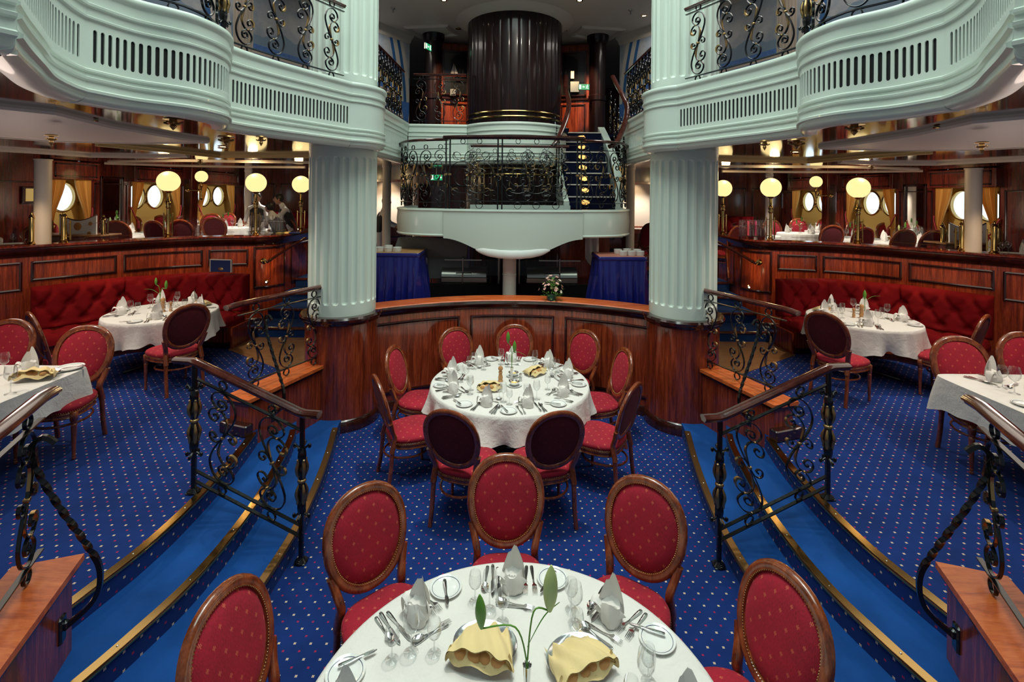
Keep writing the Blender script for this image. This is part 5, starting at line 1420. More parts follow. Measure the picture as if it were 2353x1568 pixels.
obj('bowl', MB().lathe([(.001, 0), (.06, 0), (.075, .03), (.07, .075), (.06, .075), (.001, .06)], n=24, caps=False), simple('green_bowl', (.01, .06, .04), .15, coat=.5), t)
rnd = random.Random(4); pk = [simple('pink_petal', (.72, .42, .36), .5), simple('cream_petal', (.75, .68, .55), .5)]
for k in range(30):
    a, e = rnd.uniform(0, 2*PI), rnd.uniform(.05, 1.35); r = .155*(.75+.35*rnd.random()); c = Vector((r*math.cos(a)*math.cos(e)*1.05, r*math.sin(a)*math.cos(e), .10+r*math.sin(e)*1.55))
    mb = MB(); dirv = (c-Vector((0, 0, .08))).normalized(); s1 = dirv.cross(Vector((.3, .2, .9))).normalized(); s2 = dirv.cross(s1)
    for j in range(6):
        b = 2*PI*j/6; dd = s1*math.cos(b)+s2*math.sin(b); w = dirv.cross(dd)
        mb.add([c, c+dd*.016+w*.008+dirv*.010, c+dd*.030+dirv*.012, c+dd*.016-w*.008+dirv*.010], [(0, 1, 2, 3)])
    obj('flower', mb, pk[k % 4 == 0], t, 0)
lf = MB()
for k in range(120):
    a, e = rnd.uniform(0, 2*PI), rnd.uniform(-.5, 1.4); r = rnd.uniform(.07, .17); c = Vector((r*math.cos(a)*math.cos(e), r*math.sin(a)*math.cos(e), .10+r*math.sin(e)*1.3)); d = Vector((math.cos(a), math.sin(a), rnd.uniform(-.3, .9))).normalized()*.05; w = d.cross(Vector((0, 0, 1))).normalized()*.009
    lf.add([c-d*.5, c+w, c+d*.6, c-w], [(0, 1, 2, 3)])
tag(obj('foliage', lf, M['leaf'], t, 0), kind='stuff')
o = obj('hanging_towel', MB().loft([[(aty(1345+32*u, 545, 8.4).x, 8.4+.03*math.sin(u*14), aty(1360, 545+v*38*(1+.4*math.sin(u*3)), 8.4).z) for u in [i/10 for i in range(11)]] for v in (0, .3, .6, 1, 1.25)], False, False), M['towel'], None, 60); tag(o, 'white cloth hanging down behind the right buffet counter', 'cloth')

# ------------------------------------------------------------------ upper gallery
t = MB()
ct = struct('ceiling_upper', MB().poly([(-1.72, 7.9), (1.72, 7.9), (1.72, 15.2), (-1.72, 15.2)], 6.14, 6.24), M['cream'], smooth=0)
for s, nm in SIDES:
    struct('ceiling_gallery_'+nm, side(MB().poly([(-8.8, .2), (-2.62, .2), (-2.62, 5.2), (-1.72, 6.4), (-1.72, 15.2), (-8.8, 15.2)], 6.14, 6.24), s), M['cream'], smooth=0)
    cor = [(-4.3, 6.2), (-3.4, 8.0), (-2.7, 9.4), (-2.15, 10.35), (-1.75, 10.6)]
    cw = resample(catmull([(-5.6, 1.0, 0), (-5.2, 3.2, 0), (-4.6, 5.4, 0), (-3.9, 7.2, 0), (-3.1, 8.9, 0), (-2.2, 10.3, 0)], 8), .1); cw = [(p.x, p.y) for p in cw]
    mb = MB().sweep(cw, [(0, 4.06), (0, 6.14), (-.1, 6.14), (-.1, 4.06)]); L = 0; 
    pos = [0]
    for i in range(1, len(cw)): pos.append(pos[-1]+math.dist(cw[i], cw[i-1]))
    mb.uv = [(pos[i//4], mb.v[i][2]) for i in range(len(mb.v))]
    w = struct('wall_mural_'+nm, side(mb, s), M['white'])
    w.data.materials.clear(); w.data.materials.append(None)
    obj('cornice', side(MB().sweep(cw, [(0, 5.98), (.03, 6.0), (.05, 6.05), (.11, 6.09), (.13, 6.14), (0, 6.14)]), s), M['cream'], w, 40)
def mural():
    m = NT('painted_terrace_mural'); uv = m.coords('UV'); sep = m.n('ShaderNodeSeparateXYZ'); m.l(uv, sep.inputs[0]); u, v = sep.outputs[0], sep.outputs[1]
    n1 = m.noise(uv, 3.0, 5, .6); n2 = m.noise(uv, 30, 3, .6)
    sea = m.ramp(n2, [(.3, (.03, .10, .33)), (.7, (.09, .22, .52))]); sky = m.ramp(n1, [(.35, (.22, .27, .33)), (.65, (.42, .42, .42))])
    c = m.mix(m.math('GREATER_THAN', v, 5.05), sea, sky)
    hills = m.math('LESS_THAN', v, m.math('ADD', 5.0, m.math('MULTIPLY', m.noise(m.mapping(uv, (1, 0, 0)), 1.6, 3), .5)))
    c = m.mix(m.math('MULTIPLY', hills, m.math('GREATER_THAN', v, 5.05)), c, (.16, .24, .32))
    bz = m.math('DIVIDE', m.math('SUBTRACT', v, 4.2), .62); fu = m.math('SUBTRACT', m.math('FRACT', m.math('DIVIDE', u, .30)), .5)
    wid = m.math('ADD', .12, m.math('MULTIPLY', m.math('SINE', m.math('MULTIPLY', bz, 5.2)), .14))
    bal = m.math('MULTIPLY', m.math('LESS_THAN', m.math('ABSOLUTE', fu), wid), m.math('LESS_THAN', v, 4.84))
    stone = m.mix(n2, (.35, .27, .21), (.56, .47, .38))
    c = m.mix(bal, c, stone)
    for a, b, col in ((4.82, 4.90, (.45, .35, .27)), (4.91, 4.95, (.56, .46, .37)), (4.06, 4.2, (.4, .33, .27))):
        c = m.mix(m.math('MULTIPLY', m.math('GREATER_THAN', v, a), m.math('LESS_THAN', v, b)), c, col)
    fp = m.math('SUBTRACT', m.math('FRACT', m.math('ADD', m.math('DIVIDE', u, 1.9), .15)), .5)
    pil = m.math('LESS_THAN', m.math('ABSOLUTE', fp), .085); c = m.mix(pil, c, m.mix(m.math('LESS_THAN', m.math('ABSOLUTE', m.math('SINE', m.math('MULTIPLY', u, 60))), .3), (.47, .40, .32), (.33, .27, .22)))
    dr = m.math('ADD', m.math('DIVIDE', u, 1.9), m.math('MULTIPLY', m.math('POWER', m.math('MAXIMUM', m.math('SUBTRACT', v, 4.5), 0.0), 2.0), .05)); fd = m.math('SUBTRACT', m.math('FRACT', m.math('ADD', dr, .32)), .5)
    for lo, hi, col in ((-.10, -.06, (.02, .10, .26)), (-.06, .0, (.5, .47, .42)), (.0, .04, (.02, .10, .26)), (.04, .09, (.5, .47, .42))):
        c = m.mix(m.math('MULTIPLY', m.math('MULTIPLY', m.math('GREATER_THAN', fd, lo), m.math('LESS_THAN', fd, hi)), m.math('GREATER_THAN', v, 4.75)), c, col)
    return m.set(c, .6)
MU = mural()
for nm in ('left', 'right'): bpy.data.objects['wall_mural_'+nm].data.materials[0] = MU
# coffer mouldings on the upper ceiling
ct = thing('ceiling_trim', 'raised cream coffer mouldings on the upper ceiling round the mast casing', 'ceiling trim', (0, 0, 0)); ct['kind'] = 'structure'
for a0, a1, r0, r1 in [(a, a+24, 1.3, 2.0) for a in range(186, 354, 30)] + [(a, a+15, 2.2, 3.2) for a in range(180, 360, 20)] + [(150, 176, 1.3, 2.2), (4, 30, 1.3, 2.2)]:
    P = [(r0, a0), (r0, a1), (r1, a1-2), (r1, a0+2)]; pts = []
    for k in range(4):
        (ra, aa), (rb, ab) = P[k], P[(k+1) % 4]
        for j in range(6): rr, a_ = ra+(rb-ra)*j/6, math.radians(aa+(ab-aa)*j/6); pts.append((DR[0]+rr*math.cos(a_), DR[1]+rr*math.sin(a_)))
    if any(abs(p[0]) > 1.68 and p[1] < 9.0 for p in pts) or min(p[1] for p in pts) < 7.95: continue
    obj('coffer_moulding', MB().sweep(pts, [(.0, 6.14), (.0, 6.12), (.02, 6.10), (.04, 6.115), (.06, 6.10), (.08, 6.13), (.08, 6.14)], closed=True), M['cream'], ct, 40)
obj('casing_collar', MB().lathe([(.90, 6.05), (.97, 6.07), (1.05, 6.11), (1.12, 6.14)], (DR[0], DR[1], 0), 64, caps=False), M['cream'], ct)
def downlight(x, y, z, label, on_=True):
    t = thing('downlight', label, 'ceiling light', (x, y, z), 0, 'recessed brass downlights')
    obj('trim_ring', MB().lathe([(.035, 0), (.055, -.004), (.058, -.012), (.045, -.016), (.036, -.008)], n=20, caps=False), M['brass'], t)
    obj('lamp', MB().lathe([(.001, -.004), (.034, -.004)], n=16, caps=False), M['bulb'] if on_ else M['steel'], t)
for px, py, Yv in ((1020, 0, 0), (1332, 1, 0), (1480, 36, 0), (1053, 66, 0), (1297, 69, 0)):
    p = at(px, py, 6.135); downlight(p.x, p.y, 6.138, 'small brass downlight in the upper ceiling %s the mast casing' % {1020: 'above left of', 1332: 'above right of', 1480: 'far right of', 1053: 'close left of', 1297: 'close right of'}[px], px > 1060 or px == 1020)
for px, py, lab in ((903, 24, 'left'), (1449, 28, 'right')):
    p = at(px, py, 6.10); o = obj('sprinkler', MB().lathe([(.04, .04), (.03, .02), (.008, .015), (.008, -.03), (.025, -.035), (.001, -.04)], (p.x, p.y, 6.10), 12), M['steel']); tag(o, 'small steel sprinkler on the upper ceiling at the %s' % lab, 'sprinkler', 'ceiling sprinklers')
# dark columns, display doors and exit signs behind the gallery
for s, nm in SIDES:
    o = obj('wooden_column', MB().lathe([(.17, 4.06), (.17, 4.78), (.185, 4.80), (.185, 4.90), (.17, 4.92), (.17, 5.98), (.21, 6.03), (.23, 6.14)], (s*1.68 if s < 0 else 1.72, 10.2, 0), 32), t2); tag(o, 'round dark mahogany column at the %s side of the upper gallery' % nm, 'column')
    t = thing('display_cabinet', 'red mahogany panelled door with glazed display case, %s of the mast casing' % nm, 'display cabinet', (s*1.26, 10.5, 4.06), s*-.25)
    obj('frame', MB().box((0, .05, 1.0), (.78, .08, 2.0), bev=.01), M['panel'], t)
    mbf = MB()
    for za, zb in ((.1, .72),):
        for (xa, xb, a, b) in ((-.26, .26, za, za+.03), (-.26, .26, zb-.03, zb), (-.26, -.23, za, zb), (.23, .26, za, zb)): mbf.box(((xa+xb)/2, 0, (a+b)/2), (xb-xa, .03, b-a), bev=.006)
    mbf.box((0, -.01, .82), (.78, .05, .05), bev=.01)
    obj('door_moulding', mbf, M['trim'], t)
    obj('case_back', MB().box((0, .0, 1.36), (.5, .02, .92)), M['black'], t, 0)
    mbf = MB()
    for (xa, xb, a, b) in ((-.28, .28, .88, .92), (-.28, .28, 1.80, 1.84), (-.28, -.24, .88, 1.84), (.24, .28, .88, 1.84)): mbf.box(((xa+xb)/2, -.03, (a+b)/2), (xb-xa, .08, b-a), bev=.008)
    obj('case_frame', mbf, M['trim'], t)
    obj('case_glass', MB().box((0, -.045, 1.36), (.48, .006, .9)), M['pane'], t, 0)
    for zz in (1.18, 1.5): obj('shelf', MB().box((0, -.02, zz), (.48, .05, .008)), M['glass'], t, 0)
    o = obj('wall_behind_gallery' if False else 'panelling', MB().box((s*-.02*0+s*.55*0, .12, 1.0), (1.1, .06, 2.08)), M['panel_dark'], t, 0)
for s in (-1, 1): struct('wall_corridor_'+('left' if s < 0 else 'right'), MB().box((s*.98, 11.3, 5.1), (.5, .06, 2.06)), M['yellow'], smooth=0)
# model ship and framed items in the cases
sh = thing('model_ship', 'small sailing ship model with pale sails in the left display case', 'model ship', (-1.29, 10.49, 5.305))
obj('hull', MB().loft([[(x, -.02+w, z0) , (x, -.02-w, z0), (x, -.02, z0-.05)] for x, w, z0 in ((-.14, .002, .0), (-.08, .02, -.01), (.05, .022, -.01), (.16, .003, .015))], True), M['black'], sh)
obj('mast', MB().tube([(0, -.02, -.02), (0, -.02, .34)], .004, 6), M['chairwood'], sh)
obj('sail', MB().add([(-.09, -.025, .04), (.0, -.02, .34), (.01, -.02, .05), (-.04, -.04, .15)], [(0, 3, 1), (0, 2, 3), (3, 2, 1)]), M['towel'], sh, 0); obj('sail', MB().add([(.015, -.02, .04), (.01, -.02, .30), (.11, -.025, .05), (.04, -.04, .13)], [(0, 3, 1), (0, 2, 3), (3, 2, 1)]), M['towel'], sh, 0)
o = obj('small_clock', MB().box((-1.29, 10.34, 4.98), (.12, .04, .15), bev=.01).box((-1.29, 10.33, 4.98), (.08, .05, .09)), M['dkgrey'], None); tag(o, 'small white framed clock below the model ship', 'clock')
for k, (x, z, w, h) in enumerate(((1.22, 5.38, .07, .16), (1.27, 5.13, .18, .22))):
    o = obj('photo_card', MB().box((x, 10.36, z), (w, .01, h)), M['steel'], None, 0); tag(o, ('small upright white card' if k == 0 else 'larger white picture card')+' in the right display case', 'picture card')
def exit_sign(px, py, Y, w, h, label, ang=0.0, two=False):
    p = aty(px, py, Y); t = thing('exit_sign', label, 'exit sign', p, ang)
    obj('sign_box', MB().box((0, .012, 0), (w, .03, h), bev=.004), M['steel'], t)
    obj('green_face', MB().box((0, -.006, 0), (w*.96, .006, h*.92)), M['exit_green'], t, 0)
    a = MB().box((w*-.36, -.011, 0), (w*.18, .004, h*.7)); obj('door_symbol', a, M['exit_white'], t, 0)
    ar = MB().add([(-w*.16, -.012, 0), (-w*.06, -.012, h*.2), (-w*.06, -.012, h*.06), (w*.08, -.012, h*.06), (w*.08, -.012, -h*.06), (-w*.06, -.012, -h*.06), (-w*.06, -.012, -h*.2)], [(6, 5, 4, 3, 2, 1, 0)])
    if two: ar.v = [(w*.26-x*1.2, y, z) for x, y, z in ar.v]; ar.f = [tuple(reversed(f)) for f in ar.f]
    obj('arrow_symbol', ar, M['exit_white'], t, 0)
    if not two:
        mn = MB().tube([(w*.30, -.012, h*.16), (w*.24, -.012, -h*.05), (w*.32, -.012, -h*.18), (w*.38, -.012, -h*.36)], h*.05, 5).tube([(w*.24, -.012, -h*.05), (w*.18, -.012, -h*.3)], h*.05, 5).tube([(w*.18, -.012, h*.12), (w*.30, -.012, h*.1), (w*.38, -.012, h*.0)], h*.04, 5).sphere((w*.31, -.012, h*.29), h*.09, 8, 6)
        obj('running_figure', mn, M['exit_white'], t, 0)
exit_sign(1342, 200, 9.9, .22, .12, 'green running-man exit sign hanging in front of the right display case')
exit_sign(984, 108, 9.9, .22, .13, 'lit green exit sign seen at a slant beside the left wooden column', 1.2)
exit_sign(1003, 408, 11.5, .28, .14, 'green assembly sign with arrow below deck, left of the mast casing', 0, True)
q = aty(1003, 408, 11.5); obj('hanging_rod', MB().tube([(0, .012, .07), (0, .012, 3.4-q.z)], .006, 6), M['steel'], bpy.data.objects['exit_sign.002'])
# ------------------------------------------------------------------ side decks: lamps, glass screens, posts, beams
def mirror_px(px): return 2353-px
def cap_pt(px, s, inn=.10):
    q = px if s < 0 else mirror_px(px)-3
    i = min(range(1, len(WALLC)-1), key=lambda i: abs(1176.5+FPX*WALLC[i][0]/WALLC[i][1]-q))
    a, b = Vector(WALLC[i-1]), Vector(WALLC[i+1]); d = (b-a).normalized(); nr = Vector((d.y, -d.x)); p = Vector(WALLC[i])-nr*inn
    return (p.x*(-s), p.y, 2.055), math.atan2(d.y, d.x) if s < 0 else PI-math.atan2(d.y, d.x)
def globe_lamp(loc, label, R=.176, H=.79):
    t = thing('globe_lamp', label, 'lamp', loc, 0, 'opal globe lamps on brass posts')
    obj('post', MB().lathe([(.055, 0), (.058, .012), (.05, .02), (.036, .03), (.044, .045), (.030, .06), (.026, .07), (.026, H*.62), (.036, H*.63), (.040, H*.66), (.032, H*.69), (.042, H*.73), (.045, H*.76), (.03, H*.79), (.024, H*.81), (.024, H-.01)], n=24), M['brass'], t, 50)
    obj('gallery', MB().lathe([(.024, H-.03), (.05, H-.02), (.062, H), (.06, H+.02), (.05, H+.01)], n=24, caps=False), M['brass'], t)
    obj('globe', MB().sphere((0, 0, H+R*.97), R, 28, 18), M['globe'], t, 80)
    pl_ = bpy.data.lights.new('globe_light', 'POINT'); pl_.energy = 9; pl_.color = (1, .7, .34); pl_.shadow_soft_size = .08; pl_.specular_factor = 0
    q_ = bpy.data.objects.new('globe_light', pl_); COL.objects.link(q_); q_.location = (loc[0], loc[1]-.12, loc[2]+H+2*R+.04)
    for dx in (-.075, .075): obj('glass_clamp', MB().box((dx, 0, .22), (.012, .03, .40), bev=.004).box((dx*.6, 0, .38), (.07, .012, .012)).box((dx*.6, 0, .08), (.07, .012, .012)), M['brass'], t)
for px, s, lab in ((378, -1, 'opal globe lamp on the left wooden screen, nearest the left edge'), (577, -1, 'opal globe lamp on the left wooden screen, middle of three'), (697, -1, 'opal globe lamp on the left screen, half hidden by the left column'),
                   (1966, 1, 'opal globe lamp on the right wooden screen, nearest the right edge'), (1765, 1, 'opal globe lamp on the right wooden screen, middle of three'), (1644, 1, 'opal globe lamp on the right screen, half hidden by the right column')):
    p, a = cap_pt(px, s); globe_lamp(p, lab)
def brass_post(loc, a, label, H=.42):
    t = thing('brass_post', label, 'brass post', loc, a, 'short brass screen posts')
    obj('shaft', MB().lathe([(.058, 0), (.06, .01), (.048, .02), (.036, .035), (.04, .05), (.034, .06), (.034, H-.05), (.042, H-.045), (.042, H-.03), (.03, H-.02), (.036, H-.005), (.018, H+.01), (.02, H+.025), (.008, H+.045), (.001, H+.05)], n=20), M['brass'], t, 50)
    obj('glass_clamp', MB().box((.075, 0, H*.45), (.02, .03, H*.75), bev=.006).box((.045, 0, H*.7), (.06, .012, .014)).box((.045, 0, H*.2), (.06, .012, .014)), M['brass'], t)
for px, s, lab in ((69, -1, 'short brass post on the left screen, left of the ivory post'), (143, -1, 'short brass post on the left screen, right of the ivory post'),
                   (2200, 1, 'short brass post on the right screen, left of the ivory post'), (2272, 1, 'short brass post on the right screen, right of the ivory post')):
    p, a = cap_pt(px, s); brass_post(p, a+(PI if (px < 100 or px > 2250) == (s < 0) else 0)*0, lab)
# engraved glass between the posts
for s, nm in SIDES:
    for k, (a, b) in enumerate(((-20, 58), (156, 366), (392, 565), (590, 688))):
        ids = [i for i in range(len(WALLC)) if a < 1176.5+FPX*WALLC[i][0]/WALLC[i][1] < b]
        if len(ids) < 2: continue
        seg = [WALLC[i] for i in ids]; seg = offset_path(seg, -.10); n = len(seg)
        t = MB(); rows = [[(p[0], p[1], 2.075) for p in seg], [(p[0], p[1], 2.24) for p in seg], [(p[0], p[1], 2.30+.09*math.sin(PI*i/(n-1))) for i, p in enumerate(seg)]]
        t.loft(rows, False, False); o = obj('glass_screen', side(t, s), M['pane'], None, 0)
        tag(o, 'engraved glass panel on the %s wooden screen, %s' % (nm, ('at the outer edge', 'beside the short brass post', 'between the two globe lamps', 'beside the column')[k]), 'glass panel', 'engraved glass screens')
        e = MB()
        for off, zf in ((.012, lambda i: 2.12), (.012, lambda i: 2.27+.09*math.sin(PI*i/(n-1)))):
            sp = offset_path(seg, off)[1:-1]
            if len(sp) > 1: e.tube([(p[0], p[1], zf(i+1)) for i, p in enumerate(sp)], .0025, 5)
        if e.v: obj('etched_line', side(e, s), M['brass'], o, 60)
def round_post(x, y, z0, z1, r, label):
    t = thing('round_post', label, 'post', (x, y, z0), 0, 'ivory round deck posts'); H = z1-z0
    obj('shaft', MB().lathe([(r, 0), (r, H)], n=28), M['cream'], t); obj('top_ring', MB().lathe([(r+.002, H*.985), (r+.01, H*.99), (r+.01, H)], n=28), M['cream'], t)
for s, nm in SIDES:
    p, a = cap_pt(107 if s < 0 else 2237, s, .12); round_post(p[0], p[1], 2.056, 3.30, .10, 'thick ivory post rising from the %s wooden screen' % nm)
    q = aty(571 if s < 0 else 1768, 400, 12.6); round_post(q.x, 12.6, ZM, 3.40, .085, 'slim ivory post behind the middle globe lamp on the %s' % nm)
    q = aty(889 if s < 0 else 1449, 400, 9.9); round_post(q.x, 9.9, .75, 3.40, .085, 'slim ivory post seen between the %s column and the landing' % nm)
q = aty(956, 400, 12.0); round_post(q.x, 12.0, ZM, 3.40, .07, 'thin ivory post behind the left landing railing')
q = aty(1384, 560, 9.8); round_post(q.x, 9.8, .75, 3.40, .07, 'thin ivory post under the right end of the landing')

def beam(pts, z, h, w, mat, nm, dent=False):
    "ceiling beam through pixel points taken at its lower edge"
    P = [at(px, py, z) for px, py in pts]; path = [(p.x, p.y) for p in P]
    o = obj('ceiling_beam', MB().sweep(path, [(0, z), (0, z+h*.3), (.012, z+h*.35), (.012, z+h*.6), (.03, z+h*.7), (.03, 3.40), (-w, 3.40), (-w, z)]), M[mat], None, 30)
    o['kind'] = 'structure'; o.name = 'ceiling_beam_'+nm
for s, nm in SIDES:
    f = (lambda l: l) if s < 0 else (lambda l: [(mirror_px(px)-1, py+.0094*(mirror_px(px)-1-px)+(.0)) for px, py in reversed(l)])
    S1 = [at(px, py, 3.37) for px, py in [(-60, 243), (120, 262), (250, 293), (400, 318), (470, 328), (330, 330), (120, 325), (0, 316), (-80, 310)]]
    poly_ = [(p.x, p.y) for p in S1]
    o = obj('ceiling_soffit_'+nm, side(MB().poly(poly_, 3.37, 3.40), s), M['cream'], None, 0); o['kind'] = 'structure'
    o2 = obj('soffit_moulding', side(MB().sweep(poly_, [(-.03, 3.362), (.02, 3.362), (.035, 3.38), (.035, 3.40), (-.03, 3.40)], closed=True), s), M['cream'], o, 30)
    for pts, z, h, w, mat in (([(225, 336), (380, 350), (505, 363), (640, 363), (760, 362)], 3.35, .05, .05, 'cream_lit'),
                              ([(-60, 345), (90, 354), (210, 362), (330, 364), (430, 362)], 3.36, .04, .05, 'cream'),
                              ([(250, 374), (420, 372), (560, 374), (720, 376)], 3.378, .02, .04, 'cream'),
                              ([(240, 378), (400, 383), (560, 386), (700, 387)], 3.378, .02, .04, 'cream'),
                              ([(-20, 395), (120, 392), (240, 390)], 3.378, .02, .04, 'cream')):
        P = [at(px, py, z) for px, py in pts]; path = [(p.x, p.y) for p in P]
        mb = MB().sweep(path, [(0, z), (0, z+h*.3), (.012, z+h*.35), (.012, z+h*.6), (.03, z+h*.7), (.03, 3.40), (-w, 3.40), (-w, z)])
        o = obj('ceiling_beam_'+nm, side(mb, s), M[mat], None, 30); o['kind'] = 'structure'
for px, py, z, lab, big in ((398, 283, 3.40, 'brass ceiling fitting under the left balcony bulge', 1), (520, 322, 3.33, 'larger brass ceiling fitting left of the left column', 1), (600, 322, 3.35, 'smaller brass ceiling fitting left of the left column', 0), (118, 320, 3.29, 'brass fitting above the left ivory post', 0),
                            (1963, 295, 3.40, 'brass ceiling fitting under the right balcony bulge', 1), (1830, 330, 3.33, 'larger brass ceiling fitting right of the right column', 1), (1757, 332, 3.35, 'smaller brass ceiling fitting right of the right column', 0), (2256, 337, 3.29, 'brass fitting above the right ivory post', 0),
                            (460, 372, 3.36, 'far small sprinkler on the left deck ceiling', 0), (2003, 386, 3.36, 'far small sprinkler on the right deck ceiling', 0)):
    p = at(px, py, z-.04); k = 1.25 if big else .8
    t = thing('ceiling_sprinkler', lab, 'ceiling fitting', (p.x, p.y, z-.045), 0, 'brass ceiling sprinklers')
    obj('rose', MB().lathe([(.055*k, .03), (.05*k, .04), (.02*k, .045)], n=16), M['brass_dark'], t); obj('head', MB().lathe([(.02*k, .03), (.024*k, .01), (.012*k, -.005), (.02*k, -.02), (.012*k, -.035), (.001, -.05)], n=14), M['brass_dark'], t)
    for j in range(4): obj('arm', MB().tube([(0, 0, .0), (.035*k*math.cos(j*PI/2), .035*k*math.sin(j*PI/2), .0), (.055*k*math.cos(j*PI/2), .055*k*math.sin(j*PI/2), .008)], .007*k, 6), M['brass_dark'], t)
for px, py, lab in ((205, 277, 'recessed brass downlight in the glossy ceiling above the left deck'), (512, 340, 'small recessed downlight in the soffit left of the left column'), (2165, 293, 'recessed brass downlight in the glossy ceiling above the right deck'), (1828, 352, 'small recessed downlight in the soffit right of the right column')):
    p = at(px, py, 3.39); downlight(p.x, p.y, 3.398, lab)

# curtains, mirrors and wall lamps of the outer walls
def curtain(x, y, sgn, label, s):
    "hangs from z 3.1, gathered towards the jamb at z 2.25"
    t = thing('curtain', label, 'curtain', (0, 0, 0), 0, 'gold curtains by the portholes')
    rows = []
    for i in range(15):
        v = i/14; z = 3.10-1.45*v; w = .34 if v < .02 else .34-.24*math.sin(min(1, v/.62)*PI/2)**2 if v < .62 else .10+.10*(v-.62)/.38
        rows.append([(x+.035*math.sin(j*1.9)*(.6+.4*w/.34), y+sgn*w*j/20, z) for j in range(21)])
    mb = MB().loft(rows, False, False); obj('drape', side(mb, s), M['curtain'], t, 70)
    rp = MB().tube([(x+.03, y+sgn*.13, 2.20), (x+.05, y+sgn*.05, 2.24), (x+.03, y-sgn*.02, 2.42), (x, y-sgn*.05, 2.5)], .014, 6).lathe([(.012, 0), (.03, -.04), (.034, -.18), (.02, -.2)], (x+.05, y+sgn*.11, 2.2), 10); obj('tassel_rope', side(rp, s), M['rope'], t, 60)
for s, nm in SIDES:
    for k, (a, b) in enumerate(((8.85 if s < 0 else 8.5, 9.75), (10.8, 12.35), (13.1, 14.75))):
        w = ('nearest', 'middle', 'farthest')[k]
        curtain(XW+.02, b-.01, -1, 'gold curtain at the far side of the %s porthole recess, %s wall' % (w, nm), s)
        curtain(XW+.02, a+.01, 1, 'gold curtain at the near side of the %s porthole recess, %s wall' % (w, nm), s)
    t = thing('wall_mirror', 'tall framed mirror between the porthole recesses on the %s wall' % nm, 'mirror', (0, 0, 0))
    obj('glass', side(MB().box((XW+.012, 10.27, 2.42), (.01, .50, 1.36)), s), M['mirror'], t, 0)
    mbf = MB()
    for (ya, yb, za, zb) in ((9.98, 10.56, 1.70, 1.75), (9.98, 10.56, 3.09, 3.14), (9.98, 10.03, 1.7, 3.14), (10.51, 10.56, 1.7, 3.14)): mbf.box((XW+.02, (ya+yb)/2, (za+zb)/2), (.04, yb-ya, zb-za), bev=.008)
    obj('frame', side(mbf, s), M['trim'], t)
    # wooden pillar with the bracket lamp
    q = aty(437, 440, 11.0) if s < 0 else aty(1905, 440, 11.0)
    pl = thing('wooden_pillar', 'narrow dark wooden pillar carrying a globe wall lamp on the %s deck' % nm, 'pillar', (q.x, 11.0, ZM))
    obj('shaft', MB().box((0, 0, 1.125), (.2, .2, 2.25), bev=.01), M['panel_dark'], pl)
    obj('panel_moulding', MB().box((0, -.105, 1.2), (.12, .012, 1.4), bev=.004), M['trim'], pl)
    g = aty(463, 406, 10.75) if s < 0 else aty(1875, 418, 10.75)
    t = thing('wall_lamp', 'small opal globe lamp on a brass bracket, %s deck' % nm, 'lamp', (g.x, 10.75, g.z))
    obj('globe', MB().sphere((0, 0, 0), .125, 24, 16), M['globe'], t, 80)
    obj('stem', MB().lathe([(.012, -.52), (.03, -.50), (.012, -.46), (.02, -.42), (.014, -.38), (.016, -.25), (.028, -.22), (.018, -.18), (.03, -.13), (.05, -.12), (.05, -.105)], n=16), M['brass'], t)
    dx = q.x-g.x; obj('bracket_arm', MB().tube([(0, 0, -.30), (dx*.5, .0, -.30), (dx*.9, .14, -.30)], .014, 8).sphere((dx*.88, .1, -.30), .045, 10, 8), M['brass'], t, 60)
    # stair-side hand grip and wall light
    gp_ = [(703, 547, 9.6), (660, 572, 9.2), (613, 603, 8.78)] if s < 0 else [(1636, 549, 9.6), (1688, 577, 9.2), (1737, 606, 8.78)]
    P = [aty(*q_) for q_ in gp_]; P = resample(catmull(P, 8), .022)
    t = thing('wall_handrail', 'black rope-twist handrail with brass collars on the wooden wall beside the %s side steps' % nm, 'handrail', (0, 0, 0))
    obj('grip', MB().tube(P, [.022+.005*(i % 2) for i in range(len(P))], 10), M['trim'], t, 60)
    for i in (2, len(P)-5): obj('collar', MB().tube(P[i:i+2], .031, 12), M['brass'], t)
    e = P[-1]; obj('end_boss', MB().lathe([(.05, 0), (.055, .01), (.02, .03), (.03, .06), (.02, .07)], (0, 0, 0), 16).sphere((0, 0, .07), .03, 12, 8), M['brass'], t, 60, loc=(e.x+s*.10*.6, e.y+.02, e.z+.02)).rotation_euler = (PI/2, 0, 0)
    w = aty(613, 648, 8.83) if s < 0 else aty(1720, 660, 8.83)
    t = thing('wall_light', 'tiny glowing brass step light low on the wooden wall beside the %s side steps' % nm, 'wall light', w)
    obj('housing', MB().lathe([(.035, 0), (.035, .01), (.02, .018)], n=16), M['brass'], t).rotation_euler = (PI/2, 0, 0); obj('lamp', MB().sphere((0, -.02, 0), .014, 10, 8), M['bulb'], t, 60)
p = aty(508, 611, 7.92)
t = thing('menu_frame', 'small black framed board with a gilt emblem on top of the left banquette', 'framed board', p, -.1)
obj('board', MB().box((0, 0, 0), (.36, .02, .20), bev=.004), M['navy'], t)
obj('frame', MB().box((0, .0, .098), (.37, .03, .014)).box((.18, 0, 0), (.014, .03, .2)).box((-.18, 0, 0), (.014, .03, .2)), M['cream'], t); obj('emblem', MB().sphere((0, -.012, -.05), .035, 12, 6, (1.3, .12, .7)), M['gold'], t, 60)

